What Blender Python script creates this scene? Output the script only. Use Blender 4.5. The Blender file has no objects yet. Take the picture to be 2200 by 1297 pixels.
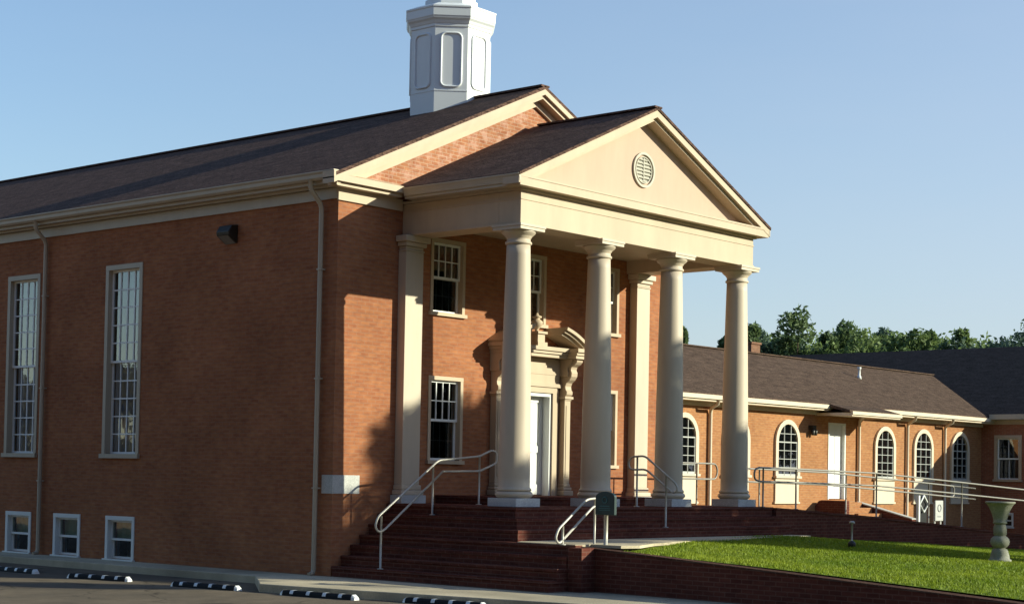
import bpy, math, random
import numpy as np
from mathutils import Vector, Matrix
random.seed(7); rng = np.random.default_rng(7)
scene = bpy.context.scene
COL = scene.collection
PI = math.pi

# ------------------------------------------------------------------ helpers
class MB:
    """collects faces and links them as one mesh object"""
    def __init__(s): s.v=[]; s.f=[]; s.sm=[]
    def poly(s, pts, smooth=False):
        i=len(s.v); s.v+= [tuple(p) for p in pts]; s.f.append(tuple(range(i,i+len(pts)))); s.sm.append(smooth)
    def box(s, x0,x1,y0,y1,z0,z1):
        i=len(s.v)
        s.v+=[(x0,y0,z0),(x1,y0,z0),(x1,y1,z0),(x0,y1,z0),(x0,y0,z1),(x1,y0,z1),(x1,y1,z1),(x0,y1,z1)]
        for f in ((0,3,2,1),(4,5,6,7),(0,1,5,4),(1,2,6,5),(2,3,7,6),(3,0,4,7)):
            s.f.append(tuple(i+k for k in f)); s.sm.append(False)
    def prism(s, pts, d):
        """extrude closed polygon by vector d"""
        d=Vector(d); a=[Vector(p) for p in pts]; b=[p+d for p in a]; n=len(a); i=len(s.v)
        nrm=Vector((0,0,0))
        for k in range(n):
            p,q=a[k],a[(k+1)%n]; nrm+=p.cross(q)
        s.v+=[tuple(p) for p in a]+[tuple(p) for p in b]
        A=tuple(range(i,i+n)); B=tuple(range(i+n,i+2*n))
        flip = nrm.dot(d)>0
        s.f.append(A[::-1] if flip else A); s.f.append(B if flip else B[::-1]); s.sm+=[False,False]
        for k in range(n):
            q=(k+1)%n; f=(A[k],A[q],B[q],B[k]); s.f.append(f if flip else f[::-1]); s.sm.append(False)
    def lathe(s, prof, c, n=32, smooth=True, ang0=0.0, capb=True):
        """prof list of (r,z); c = centre"""
        i=len(s.v); m=len(prof)
        for r,z in prof:
            for k in range(n):
                a=ang0+2*PI*k/n; s.v.append((c[0]+r*math.cos(a),c[1]+r*math.sin(a),c[2]+z))
        for j in range(m-1):
            for k in range(n):
                q=(k+1)%n
                s.f.append((i+j*n+k,i+j*n+q,i+(j+1)*n+q,i+(j+1)*n+k)); s.sm.append(smooth)
        if capb:
            s.f.append(tuple(i+k for k in range(n))[::-1]); s.sm.append(False)
            s.f.append(tuple(i+(m-1)*n+k for k in range(n))); s.sm.append(False)
    def tube(s, pts, r, n=10, closed=False):
        P=[Vector(p) for p in pts]; m=len(P); i=len(s.v); prev=None
        for j in range(m):
            if closed: t=(P[(j+1)%m]-P[j-1])
            else: t=(P[min(j+1,m-1)]-P[max(j-1,0)])
            t.normalize()
            if prev is None:
                up=Vector((0,0,1)) if abs(t.z)<.9 else Vector((1,0,0)); u=t.cross(up).normalized()
            else:
                u=(prev-t*prev.dot(t)); u.normalize()
            prev=u; w=t.cross(u)
            for k in range(n):
                a=2*PI*k/n; s.v.append(tuple(P[j]+(u*math.cos(a)+w*math.sin(a))*r))
        for j in range(m if closed else m-1):
            jj=(j+1)%m
            for k in range(n):
                q=(k+1)%n; s.f.append((i+j*n+k,i+jj*n+k,i+jj*n+q,i+j*n+q)[::-1]); s.sm.append(True)
        if not closed:
            s.f.append(tuple(i+k for k in range(n))); s.f.append(tuple(i+(m-1)*n+k for k in range(n))[::-1]); s.sm+=[False,False]
    def build(s, name, m, parent=None, loc=None, bevel=0):
        me=bpy.data.meshes.new(name); me.from_pydata(s.v,[],s.f); me.polygons.foreach_set('use_smooth',s.sm)
        uv=me.uv_layers.new(name='UVMap')
        co=np.array(s.v); lo=(Vector(loc) if loc else Vector((0,0,0)))
        for p in me.polygons:
            n=p.normal; ax,ay,az=abs(n.x),abs(n.y),abs(n.z)
            for li in p.loop_indices:
                x,y,z=Vector(s.v[me.loops[li].vertex_index])
                if az>.985: c=(x,y)
                elif ax>ay: c=(y, z/math.sqrt(max(1-az*az,.02)))
                else: c=(x, z/math.sqrt(max(1-az*az,.02)))
                uv.data[li].uv=c
        me.materials.append(m); me.update()
        o=bpy.data.objects.new(name,me); COL.objects.link(o)
        if loc: o.location=loc
        if parent is not None: o.parent=parent
        if bevel:
            b=o.modifiers.new('Bevel','BEVEL'); b.width=bevel; b.segments=2; b.limit_method='ANGLE'
        return o

def tag(o,label=None,cat=None,group=None,kind=None):
    if label: o['label']=label
    if cat: o['category']=cat
    if group: o['group']=group
    if kind: o['kind']=kind
    return o
def empty(name, label, cat, loc=(0,0,0), group=None):
    o=bpy.data.objects.new(name,None); COL.objects.link(o); o.location=loc; o.empty_display_size=.3
    return tag(o,label,cat,group)
def copy_tree(o,parent=None,loc=None):
    c=o.copy(); COL.objects.link(c)
    if parent is not None: c.parent=parent
    if loc is not None: c.location=loc
    for ch in list(o.children): copy_tree(ch,c)
    return c

# ------------------------------------------------------------------ materials
def new_mat(name):
    m=bpy.data.materials.new(name); m.use_nodes=True
    nt=m.node_tree; return m, nt, nt.nodes['Principled BSDF']
def N(nt,t,**kw):
    n=nt.nodes.new(t)
    for k,v in kw.items():
        if hasattr(n,k): setattr(n,k,v)
        else: n.inputs[k].default_value=v
    return n
def rgba(c): return (c[0],c[1],c[2],1)
def mixc(nt,a,b,fac,mode='MIX'):
    n=nt.nodes.new('ShaderNodeMix'); n.data_type='RGBA'; n.blend_type=mode
    for key,val in ((0,fac),(6,a),(7,b)):
        if isinstance(val,(int,float)): n.inputs[key].default_value=val
        elif isinstance(val,tuple): n.inputs[key].default_value=val
        else: nt.links.new(val,n.inputs[key])
    return n.outputs[2]
def noise(nt,scale,detail=3,rough=.55,coord='Object',vec=None,stretch=None):
    if vec is None:
        tc=nt.nodes.new('ShaderNodeTexCoord'); vec=tc.outputs[coord]
    if stretch:
        mp=nt.nodes.new('ShaderNodeMapping'); mp.inputs['Scale'].default_value=stretch; nt.links.new(vec,mp.inputs[0]); vec=mp.outputs[0]
    n=nt.nodes.new('ShaderNodeTexNoise'); n.inputs['Scale'].default_value=scale; n.inputs['Detail'].default_value=detail; n.inputs['Roughness'].default_value=rough
    nt.links.new(vec,n.inputs['Vector']); return n.outputs['Fac']
def ramp(nt,fac,stops):
    r=nt.nodes.new('ShaderNodeValToRGB')
    e=r.color_ramp.elements
    while len(e)<len(stops): e.new(.5)
    for k,(p,c) in enumerate(stops): e[k].position=p; e[k].color=rgba(c) if len(c)==3 else c
    nt.links.new(fac,r.inputs[0]); return r.outputs[0]
def bump(nt,bs,h,strength=.3,dist=.01):
    b=nt.nodes.new('ShaderNodeBump'); b.inputs['Strength'].default_value=strength; b.inputs['Distance'].default_value=dist
    nt.links.new(h,b.inputs['Height']); nt.links.new(b.outputs[0],bs.inputs['Normal'])

K=.90   # the photograph is exposed generously, so base colours sit a little lower
def sc(c,k=K): return tuple(x*k for x in c)
def brick_mat(name,c1,c2,mortar,dirt=.25,w=.21,h=.072,ms=.009,pale=None):
    c1,c2,mortar=sc(c1),sc(c2),sc(mortar)
    m,nt,bs=new_mat(name)
    uvn=nt.nodes.new('ShaderNodeUVMap'); uvn.uv_map='UVMap'
    b=nt.nodes.new('ShaderNodeTexBrick'); b.offset=.5
    b.inputs['Scale'].default_value=1; b.inputs['Mortar Size'].default_value=ms; b.inputs['Mortar Smooth'].default_value=.3
    b.inputs['Brick Width'].default_value=w; b.inputs['Row Height'].default_value=h; b.inputs['Bias'].default_value=-.1
    b.inputs['Color1'].default_value=rgba(c1); b.inputs['Color2'].default_value=rgba(c2); b.inputs['Mortar'].default_value=rgba(mortar)
    nt.links.new(uvn.outputs[0],b.inputs['Vector'])
    # per brick variation plus broad weathering blotches
    n1=noise(nt,5.0,2,.5,vec=uvn.outputs[0],stretch=(1,3.2,1)); n2=noise(nt,.55,4,.6,vec=uvn.outputs[0])
    v=ramp(nt,n1,[(.25,(.80,.76,.80)),(.75,(1.16,1.16,1.12))])
    c=mixc(nt,b.outputs['Color'],v,1.0,'MULTIPLY')
    d=ramp(nt,n2,[(.3,(1-dirt,1-dirt,1-dirt*.9)),(.65,(1.08,1.08,1.08))])
    c=mixc(nt,c,d,1.0,'MULTIPLY')
    if pale:
        n3=noise(nt,3.5,5,.7,vec=uvn.outputs[0]); f=ramp(nt,n3,[(.48,(0,0,0)),(.62,(.4,.4,.4))])
        c=mixc(nt,c,rgba(pale),f)
    nt.links.new(c,bs.inputs['Base Color']); bs.inputs['Roughness'].default_value=.9
    bs.inputs['Specular IOR Level'].default_value=.02
    bump(nt,bs,b.outputs['Fac'],-.5,.006)
    return m
def shingle_mat(name,c1,c2,gap):
    c1,c2,gap=sc(c1),sc(c2),sc(gap)
    m,nt,bs=new_mat(name)
    uvn=nt.nodes.new('ShaderNodeUVMap'); uvn.uv_map='UVMap'
    b=nt.nodes.new('ShaderNodeTexBrick'); b.offset=.37
    b.inputs['Scale'].default_value=1; b.inputs['Mortar Size'].default_value=.006; b.inputs['Brick Width'].default_value=.3; b.inputs['Row Height'].default_value=.145
    b.inputs['Color1'].default_value=rgba(c1); b.inputs['Color2'].default_value=rgba(c2); b.inputs['Mortar'].default_value=rgba(gap)
    nt.links.new(uvn.outputs[0],b.inputs['Vector'])
    n1=noise(nt,2.2,4,.7,vec=uvn.outputs[0],stretch=(1,2,1)); n2=noise(nt,26,2,.6,vec=uvn.outputs[0],stretch=(.5,1,1))
    c=mixc(nt,b.outputs['Color'],ramp(nt,n1,[(.28,(.62,.62,.62)),(.72,(1.35,1.33,1.3))]),1.0,'MULTIPLY')
    c=mixc(nt,c,ramp(nt,n2,[(.3,(.55,.55,.55)),(.7,(1.45,1.45,1.45))]),1.0,'MULTIPLY')
    nt.links.new(c,bs.inputs['Base Color']); bs.inputs['Roughness'].default_value=.95; bs.inputs['Specular IOR Level'].default_value=.05
    # saw-tooth courses: thick lower edge
    sx=nt.nodes.new('ShaderNodeSeparateXYZ'); nt.links.new(uvn.outputs[0],sx.inputs[0])
    mo=nt.nodes.new('ShaderNodeMath'); mo.operation='FRACT'; dv=nt.nodes.new('ShaderNodeMath'); dv.operation='DIVIDE'; dv.inputs[1].default_value=.145
    nt.links.new(sx.outputs['Y'],dv.inputs[0]); nt.links.new(dv.outputs[0],mo.inputs[0])
    ad=nt.nodes.new('ShaderNodeMath'); ad.operation='MULTIPLY_ADD'; ad.inputs[1].default_value=-.6; nt.links.new(mo.outputs[0],ad.inputs[0]); nt.links.new(n2,ad.inputs[2])
    bump(nt,bs,ad.outputs[0],.7,.014)
    return m
def paint_mat(name,c,rough=.55,var=.08,scale=2.0,spec=.35,streak=True):
    c=sc(c)
    m,nt,bs=new_mat(name)
    n=noise(nt,scale,5,.65,stretch=(1,1,.25) if streak else None)
    lo=tuple(x*(1-var) for x in c); hi=tuple(min(1,x*(1+var*.6)) for x in c)
    nt.links.new(ramp(nt,n,[(.3,lo),(.7,hi)]),bs.inputs['Base Color'])
    bs.inputs['Roughness'].default_value=rough; bs.inputs['Specular IOR Level'].default_value=spec
    return m
def rough_mat(name,c,var=.25,scale=6,fine=90,rough=.92,bs_=.35,dist=.006,blot=None):
    c=sc(c)
    m,nt,bs=new_mat(name)
    n1=noise(nt,scale,5,.65); n2=noise(nt,fine,3,.6)
    a=ramp(nt,n1,[(.28,tuple(x*(1-var) for x in c)),(.72,tuple(x*(1+var) for x in c))])
    k=mixc(nt,a,ramp(nt,n2,[(.25,(.72,.72,.72)),(.75,(1.28,1.28,1.28))]),1.0,'MULTIPLY')
    if blot:
        n3=noise(nt,.35,4,.6); k=mixc(nt,k,ramp(nt,n3,[(.35,blot),(.6,(1.1,1.1,1.1))]),1.0,'MULTIPLY')
    nt.links.new(k,bs.inputs['Base Color']); bs.inputs['Roughness'].default_value=rough; bs.inputs['Specular IOR Level'].default_value=.2
    bump(nt,bs,n2,bs_,dist)
    return m
def glass_mat(name,tint=(.55,.6,.62),refl=.10,rough=.015):
    m=bpy.data.materials.new(name); m.use_nodes=True; nt=m.node_tree; nt.nodes.clear()
    out=nt.nodes.new('ShaderNodeOutputMaterial'); mx=nt.nodes.new('ShaderNodeMixShader')
    tr=nt.nodes.new('ShaderNodeBsdfTransparent'); tr.inputs[0].default_value=rgba(tint)
    gl=nt.nodes.new('ShaderNodeBsdfGlossy'); gl.inputs['Roughness'].default_value=rough; gl.inputs[0].default_value=(1,1,1,1)
    fr=nt.nodes.new('ShaderNodeFresnel'); fr.inputs[0].default_value=1.5
    ad=nt.nodes.new('ShaderNodeMath'); ad.operation='ADD'; ad.use_clamp=True; ad.inputs[1].default_value=refl
    # slight waviness of old glass
    n=noise(nt,1.6,2,.5); bp=nt.nodes.new('ShaderNodeBump'); bp.inputs['Strength'].default_value=.08; bp.inputs['Distance'].default_value=.02
    nt.links.new(n,bp.inputs['Height']); nt.links.new(bp.outputs[0],gl.inputs['Normal'])
    nt.links.new(fr.outputs[0],ad.inputs[0]); nt.links.new(ad.outputs[0],mx.inputs[0])
    nt.links.new(tr.outputs[0],mx.inputs[1]); nt.links.new(gl.outputs[0],mx.inputs[2]); nt.links.new(mx.outputs[0],out.inputs[0])
    return m
def leaf_mat(name,dark,light,scale=.5,trans=.25):
    m,nt,bs=new_mat(name)
    n=noise(nt,scale,3,.6); n2=noise(nt,6,2,.6)
    c=ramp(nt,n,[(.32,dark),(.68,light)])
    c=mixc(nt,c,ramp(nt,n2,[(.3,(.7,.7,.7)),(.7,(1.3,1.3,1.3))]),1.0,'MULTIPLY')
    nt.links.new(c,bs.inputs['Base Color']); bs.inputs['Roughness'].default_value=.6; bs.inputs['Specular IOR Level'].default_value=.25
    t=nt.nodes.new('ShaderNodeBsdfTranslucent'); nt.links.new(c,t.inputs[0])
    mx=nt.nodes.new('ShaderNodeMixShader'); mx.inputs[0].default_value=trans
    nt.links.new(bs.outputs[0],mx.inputs[1]); nt.links.new(t.outputs[0],mx.inputs[2]); nt.links.new(mx.outputs[0],nt.nodes['Material Output'].inputs[0])
    return m
def metal_mat(name,c,rough=.35,metal=.8):
    m,nt,bs=new_mat(name)
    n=noise(nt,14,3,.6)
    nt.links.new(ramp(nt,n,[(.3,tuple(x*.8 for x in c)),(.7,c)]),bs.inputs['Base Color'])
    bs.inputs['Roughness'].default_value=rough; bs.inputs['Metallic'].default_value=metal
    return m

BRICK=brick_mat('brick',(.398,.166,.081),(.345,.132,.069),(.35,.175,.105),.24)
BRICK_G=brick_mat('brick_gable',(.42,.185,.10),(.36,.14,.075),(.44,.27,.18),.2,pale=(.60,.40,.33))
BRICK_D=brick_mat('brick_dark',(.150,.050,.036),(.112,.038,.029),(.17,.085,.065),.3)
BRICK_A=brick_mat('brick_annex',(.412,.196,.088),(.372,.164,.075),(.40,.225,.125),.16)
ROOF=shingle_mat('shingles',(.132,.078,.062),(.104,.062,.050),(.04,.027,.025))
ROOF_A=shingle_mat('shingles_annex',(.122,.080,.060),(.096,.062,.047),(.036,.026,.021))
CREAM=paint_mat('cream_paint',(.54,.412,.292),.6,.11,1.5)
CREAM_A=paint_mat('cream_annex_trim',(.68,.555,.42),.6,.06,1.5)
CREAM_C=paint_mat('cream_column_paint',(.585,.478,.37),.55,.13,1.2)
STUCCO=paint_mat('cream_stucco',(.575,.412,.318),.85,.05,3.0,.2)
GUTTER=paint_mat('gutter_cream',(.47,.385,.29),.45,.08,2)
WHITE=paint_mat('white_paint',(.78,.78,.76),.5,.05,2)
STEEPLE=paint_mat('steeple_white',(.80,.81,.83),.45,.04,2)
SASH=paint_mat('sash_white',(.84,.84,.83),.5,.06,4)
STONE=rough_mat('pale_stone',(.50,.49,.47),.12,3,60,.8,.2,.003)
PLINTH=rough_mat('plinth_stone',(.52,.52,.53),.12,4,60,.8,.2,.003)
CONC=rough_mat('concrete',(.54,.45,.32),.14,1.5,70,.9,.25,.004,blot=(.75,.75,.75))
ASPH=rough_mat('worn_asphalt',(.165,.125,.088),.2,3,150,.93,.5,.006,blot=(.72,.74,.78))
WARM_BOUNCE=rough_mat('warm_bounce',(.40,.245,.145),.2,2,60,.95,.4,.01)  # warm tone for the added bounce sheet west of the view
def weather_asphalt(m):
    nt=m.node_tree; bs=nt.nodes['Principled BSDF']; src=bs.inputs['Base Color'].links[0].from_socket
    tc=nt.nodes.new('ShaderNodeTexCoord')
    wv=nt.nodes.new('ShaderNodeTexNoise'); wv.inputs['Scale'].default_value=1.3; wv.inputs['Detail'].default_value=4; nt.links.new(tc.outputs['Object'],wv.inputs['Vector'])
    ad=nt.nodes.new('ShaderNodeVectorMath'); ad.operation='MULTIPLY_ADD'; ad.inputs[1].default_value=(.9,.9,.9); nt.links.new(wv.outputs['Color'],ad.inputs[0]); nt.links.new(tc.outputs['Object'],ad.inputs[2])
    vo=nt.nodes.new('ShaderNodeTexVoronoi'); vo.feature='DISTANCE_TO_EDGE'; vo.inputs['Scale'].default_value=.42; nt.links.new(ad.outputs[0],vo.inputs['Vector'])
    cr=ramp(nt,vo.outputs['Distance'],[(.0,(.35,.35,.35)),(.012,(1,1,1))])
    sp=nt.nodes.new('ShaderNodeTexVoronoi'); sp.inputs['Scale'].default_value=.8; nt.links.new(ad.outputs[0],sp.inputs['Vector'])
    oil=ramp(nt,sp.outputs['Distance'],[(.10,(.6,.6,.62)),(.24,(1,1,1))])
    c=mixc(nt,src,cr,1.0,'MULTIPLY'); c=mixc(nt,c,oil,1.0,'MULTIPLY'); nt.links.new(c,bs.inputs['Base Color'])
weather_asphalt(ASPH)
SOIL=rough_mat('dry_ground',(.10,.12,.045),.3,.8,30,.95,.4,.02)
TURF=rough_mat('turf_soil',(.150,.205,.016),.3,2.5,40,.95,.4,.02)
LAWNST=rough_mat('mossy_cast_stone',(.32,.31,.265),.25,5,60,.92,.5,.006,blot=(.68,.69,.6))
STEEL=metal_mat('galvanised_rail',(.52,.48,.42),.4,.1)
DULL=metal_mat('shade_toned_rail',(.27,.245,.215),.5,.1)  # darker copy of the rail colour, shade on the ramp rails put in
BRONZE=metal_mat('bronze_lamp',(.04,.035,.03),.5,.4)
GREEN_P=paint_mat('dark_green_paint',(.006,.028,.030),.4,.15,5,.5)
TEAL=paint_mat('teal_emblem',(.05,.16,.16),.5,.1,5,.4)
BLACK=rough_mat('black_rubber',(.012,.012,.014),.2,8,60,.7,.2,.003)
STRIPE=paint_mat('reflective_white',(.85,.85,.85),.35,.08,6,.6)
SCREENED=paint_mat('screened_bar',(.16,.16,.155),.7,.1,5,.2)
SASH_A=paint_mat('sash_annex',(.46,.46,.44),.5,.08,4)
DARK=paint_mat('room_dark',(.012,.012,.014),.9,.1,2,.1)
CURT=paint_mat('curtain_cloth',(.62,.66,.74),.9,.15,3,.1)
GREEN_REFL=paint_mat('green_reflection',(.36,.48,.32),.9,.15,3,.1)  # green of reflected trees, painted on a sheet behind the basement glass
GLASS=glass_mat('window_glass')
GLASS_S=glass_mat('window_glass_side',(.85,.88,.92),.085)
DIM=glass_mat('lamp_lens',(.8,.8,.8),.1,.2)
BARK=rough_mat('bark',(.10,.07,.05),.3,3,25,.95,.6,.03)
LEAF1=leaf_mat('leaves_deep',(.06,.10,.042),(.15,.205,.08),.45,.35)
LEAF2=leaf_mat('leaves_mid',(.08,.13,.04),(.19,.25,.08),.5,.35)
LEAF_F=leaf_mat('leaves_far',(.045,.042,.018),(.085,.070,.03),.5)  # brown foliage of the added belts, so they return less green light
LEAF3=leaf_mat('leaves_blue',(.065,.105,.07),(.14,.195,.12),.5,.35)
GRASSM=leaf_mat('grass_blades',(.150,.220,.014),(.285,.335,.026),.55,.35)

# ------------------------------------------------------------------ camera and light
C=Vector((-21.32987,-22.90308,.46775))
F=Vector((.75324318,.65696359,.03199284)); R=Vector((.65673577,-.75389014,.01864896)); U=Vector((-.03637077,-.00696364,.9993141))
cam=bpy.data.cameras.new('camera'); cam.sensor_width=36; cam.lens=60.23; cam.shift_y=.1179; cam.clip_start=.1; cam.clip_end=4000
co=bpy.data.objects.new('camera',cam); COL.objects.link(co); scene.camera=co
M=Matrix((( R.x,U.x,-F.x,C.x),(R.y,U.y,-F.y,C.y),(R.z,U.z,-F.z,C.z),(0,0,0,1))); co.matrix_world=M

SUN_AZ=math.radians(35.9); SUN_EL=math.radians(18.5)
S=Vector((math.sin(SUN_AZ)*math.cos(SUN_EL),-math.cos(SUN_AZ)*math.cos(SUN_EL),math.sin(SUN_EL)))   # towards the sun
sl=bpy.data.lights.new('sun','SUN'); sl.energy=5.0; sl.angle=math.radians(.55); sl.color=(.99,1.0,.77)
so=bpy.data.objects.new('sun',sl); COL.objects.link(so); so.rotation_euler=S.to_track_quat('Z','Y').to_euler()
w=bpy.data.worlds.new('World'); scene.world=w; w.use_nodes=True; nt=w.node_tree
sky=nt.nodes.new('ShaderNodeTexSky'); sky.sky_type='NISHITA'; sky.sun_disc=False; sky.sun_elevation=SUN_EL
sky.sun_rotation=math.atan2(S.x,S.y); sky.air_density=1.2; sky.dust_density=.6; sky.ozone_density=3.0; sky.altitude=50
tc=nt.nodes.new('ShaderNodeTexCoord'); sx=nt.nodes.new('ShaderNodeSeparateXYZ'); nt.links.new(tc.outputs['Generated'],sx.inputs[0])
def mth(op,a,b=None,c=None,clamp=False):
    n=nt.nodes.new('ShaderNodeMath'); n.operation=op; n.use_clamp=clamp
    for k_,v_ in enumerate((a,b,c)):
        if v_ is None: continue
        if isinstance(v_,(int,float)): n.inputs[k_].default_value=v_
        else: nt.links.new(v_,n.inputs[k_])
    return n.outputs[0]
# thin summer haze: thicker near the horizon and towards the sun, with faint wisps
elev=mth('MULTIPLY_ADD',sx.outputs['Z'],-2.3,1.12,True)
tosun=mth('MULTIPLY_ADD',mth('ADD',mth('MULTIPLY',sx.outputs['X'],math.sin(SUN_AZ)),mth('MULTIPLY',sx.outputs['Y'],-math.cos(SUN_AZ))),.80,.54,True)
wisp=noise(nt,2.2,5,.6,vec=tc.outputs['Generated'],stretch=(1,1,3.5))
hz=mth('MULTIPLY',mth('MULTIPLY',elev,tosun),mth('MULTIPLY_ADD',wisp,.9,.5),True)
base=mixc(nt,sky.outputs[0],(.98,1.045,1.13,1),1.0,'MULTIPLY')
skyc=mixc(nt,base,(3.55,4.0,4.75,1),hz)
nt.links.new(skyc,nt.nodes['Background'].inputs[0]); nt.nodes['Background'].inputs[1].default_value=.112
scene.view_settings.view_transform='Standard'; scene.view_settings.look='None'; scene.view_settings.exposure=.60; scene.view_settings.gamma=1

# ------------------------------------------------------------------ ground
G=-1.38; LOT=-1.52
def struct(name,mb,m,kind='structure',**k):
    o=mb.build(name,m,**k); o['kind']=kind; return o
b=MB(); b.poly([(-900,-900,-1.60),(900,-900,-1.60),(900,900,-1.60),(-900,900,-1.60)]); struct('ground',b,SOIL)
b=MB(); b.poly([(-60,-60,LOT),(3.5,-60,LOT),(1.2,-9,LOT),(-1.3,-7.4,LOT),(-2.35,-.9,LOT),(-.9,1.0,LOT),(-.9,60,LOT),(-60,60,LOT)]); struct('parking_lot',b,ASPH)
b=MB(); b.poly([(-44,-50,LOT+.006),(-11,-50,LOT+.006),(-11,60,LOT+.006),(-44,60,LOT+.006)]); struct('bounce_sheet',b,WARM_BOUNCE)  # added unseen sheet that bounces warm light onto the side wall
# sidewalk slab with kerb: along the side wall and in front of the steps
b=MB(); b.prism([(-1.0,40,LOT-.05),(-1.0,.9,LOT-.05),(-2.4,-.85,LOT-.05),(-2.2,-2.6,LOT-.05),(-1.6,-6.0,LOT-.05),(-.95,-9.5,LOT-.05),(.05,-14,LOT-.05),(.95,-14,LOT-.05),(.95,-5,LOT-.05),(.6,-3,LOT-.05),(.6,.05,LOT-.05),(-.0,.05,LOT-.05),(-.0,40,LOT-.05)],(0,0,G-LOT+.05)); struct('sidewalk',b,CONC,bevel=.015)
# upper walkway by the front steps
b=MB(); b.prism([(.70,-3.86,-.66),(.70,-5.12,-.66),(1.10,-5.14,-.66),(1.12,-5.75,-.66),(1.5,-5.85,-.66),(2.6,-5.35,-.66),(4.8,-4.75,-.66),(9.7,-4.15,-.66),(9.7,-3.69,-.66),(1.0,-3.69,-.66)],(0,0,.046)); struct('walkway',b,CONC)
# lawn surface
def lawn_z(x,y):
    return -.64-max(0,x-8.5)*.045-max(0,-4.6-y)*.05+.015*math.sin(x*1.3+y*.7)
b=MB(); xs=list(np.arange(.95,34,1.0)); ys=list(np.arange(-16,-2.9,.65))
for i in range(len(xs)-1):
    for j in range(len(ys)-1):
        q=[(xs[i],ys[j]),(xs[i+1],ys[j]),(xs[i+1],ys[j+1]),(xs[i],ys[j+1])]
        b.poly([(x,y,lawn_z(x,y)) for x,y in q],True)
struct('lawn',b,TURF)
# ground bank behind the ramp, up to the annex
b=MB(); b.poly([(10.8,-1.75,-.9),(36.5,-1.75,-1.55),(36.5,5,-1.45),(10.8,5,-.9)]); struct('planting_bed',b,SOIL)
# grass blades (uncountable)
def in_walk(x,y): 
    return y>-5.9 and y> -5.9+ (x-1.2)*.33 and y>-5.95+.0*x and (y> (-5.85+(x-1.5)*.335) if x<4.8 else y>-4.78+(x-4.8)*.13)
gv=[];gf=[]
n=0
while n<95000:
    x=rng.uniform(.97,22); y=rng.uniform(-14,-3.35)
    # keep only what the lens can see
    d=Vector((x,y,-.8))-C; zz=d.dot(F); u=d.dot(R)/zz
    if u>.33: continue
    if x<9.9 and in_walk(x,y): continue
    if x<9.9 and y>-4.0: continue
    z=lawn_z(x,y); a=rng.uniform(0,2*PI); hh=rng.uniform(.02,.055); ww=rng.uniform(.006,.013); lx,ly=rng.normal(0,.018,2)
    i=len(gv); ca,sa=math.cos(a)*ww,math.sin(a)*ww
    gv+=[(x-ca,y-sa,z-.005),(x+ca,y+sa,z-.005),(x+lx,y+ly,z+hh)]; gf.append((i,i+1,i+2)); n+=1
me=bpy.data.meshes.new('grass'); me.from_pydata(gv,[],gf); me.materials.append(GRASSM)
go=bpy.data.objects.new('grass',me); COL.objects.link(go); tag(go,'short bright green grass of the front lawn','grass',kind='stuff')

# ------------------------------------------------------------------ CHURCH
XC=5.43; W=10.8
church=empty('church_building','red brick church with white columned portico, dark roof and octagonal white steeple','church',(0,0,0))
def wall_open(mb,axis,c,u0,u1,z0,z1,ops,depth,inward):
    """flat wall at axis=c with rectangular openings (a0,a1,b0,b1) and reveals"""
    us=sorted(set([u0,u1]+[o[0] for o in ops]+[o[1] for o in ops])); zs=sorted(set([z0,z1]+[o[2] for o in ops]+[o[3] for o in ops]))
    def P(u,z,d=0): return (c+inward*d,u,z) if axis=='x' else (u,c+inward*d,z)
    for i in range(len(us)-1):
        for j in range(len(zs)-1):
            um=(us[i]+us[i+1])/2; zm=(zs[j]+zs[j+1])/2
            if any(o[0]<um<o[1] and o[2]<zm<o[3] for o in ops): continue
            q=[P(us[i],zs[j]),P(us[i+1],zs[j]),P(us[i+1],zs[j+1]),P(us[i],zs[j+1])]
            if axis=='x': q=q[::-1]
            mb.poly(q)
    for a0,a1,b0,b1 in ops:
        mb.poly([P(a0,b0),P(a0,b1),P(a0,b1,depth),P(a0,b0,depth)]); mb.poly([P(a1,b0),P(a1,b0,depth),P(a1,b1,depth),P(a1,b1)])
        mb.poly([P(a0,b0),P(a0,b0,depth),P(a1,b0,depth),P(a1,b0)]); mb.poly([P(a0,b1),P(a1,b1),P(a1,b1,depth),P(a0,b1,depth)])
# openings
TALL=[(5.78,7.03),(9.43,10.68),(13.08,14.33),(16.73,17.98)]; TZ=(.81,4.73)
BASE=[(5.85,6.83),(7.73,8.70),(9.55,10.53),(11.42,12.40)]; BZ=(-1.35,-.47)
FU=(3.65,5.08); FL=(.78,2.41); FX=[(2.45,3.43),(7.43,8.41)]; MX=(4.94,5.92)
DOOR=(4.71,6.15,.11,2.24)
LEN=26
b=MB()
wall_open(b,'x',0,0,LEN,-1.6,5.75,[(a,c_,*TZ) for a,c_ in TALL]+[(a,c_,*BZ) for a,c_ in BASE],.3,1)
wall_open(b,'y',0,0,W,-1.6,5.75,[(a,c_,*z) for a,c_ in FX for z in (FU,FL)]+[(*MX,*FU),DOOR],.3,1)
b.poly([(W,0,-1.6),(W,LEN,-1.6),(W,LEN,5.75),(W,0,5.75)])
b.poly([(W,LEN,-1.6),(0,LEN,-1.6),(0,LEN,5.75),(XC,LEN,8.2),(W,LEN,5.75)])
wall=b.build('wall',BRICK,church)
b=MB(); b.poly([(0,0,5.75),(W,0,5.75),(W,0,5.83),(XC,0,8.22),(0,0,5.83)]); g=b.build('gable_wall',BRICK_G,church)
# corner stone wrapping the corner
b=MB(); b.box(-.012,.67,-.012,.28,.12,.46); tag(b.build('cornerstone',STONE,church,bevel=.006),'pale blank cornerstone set in the brick corner')

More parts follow.
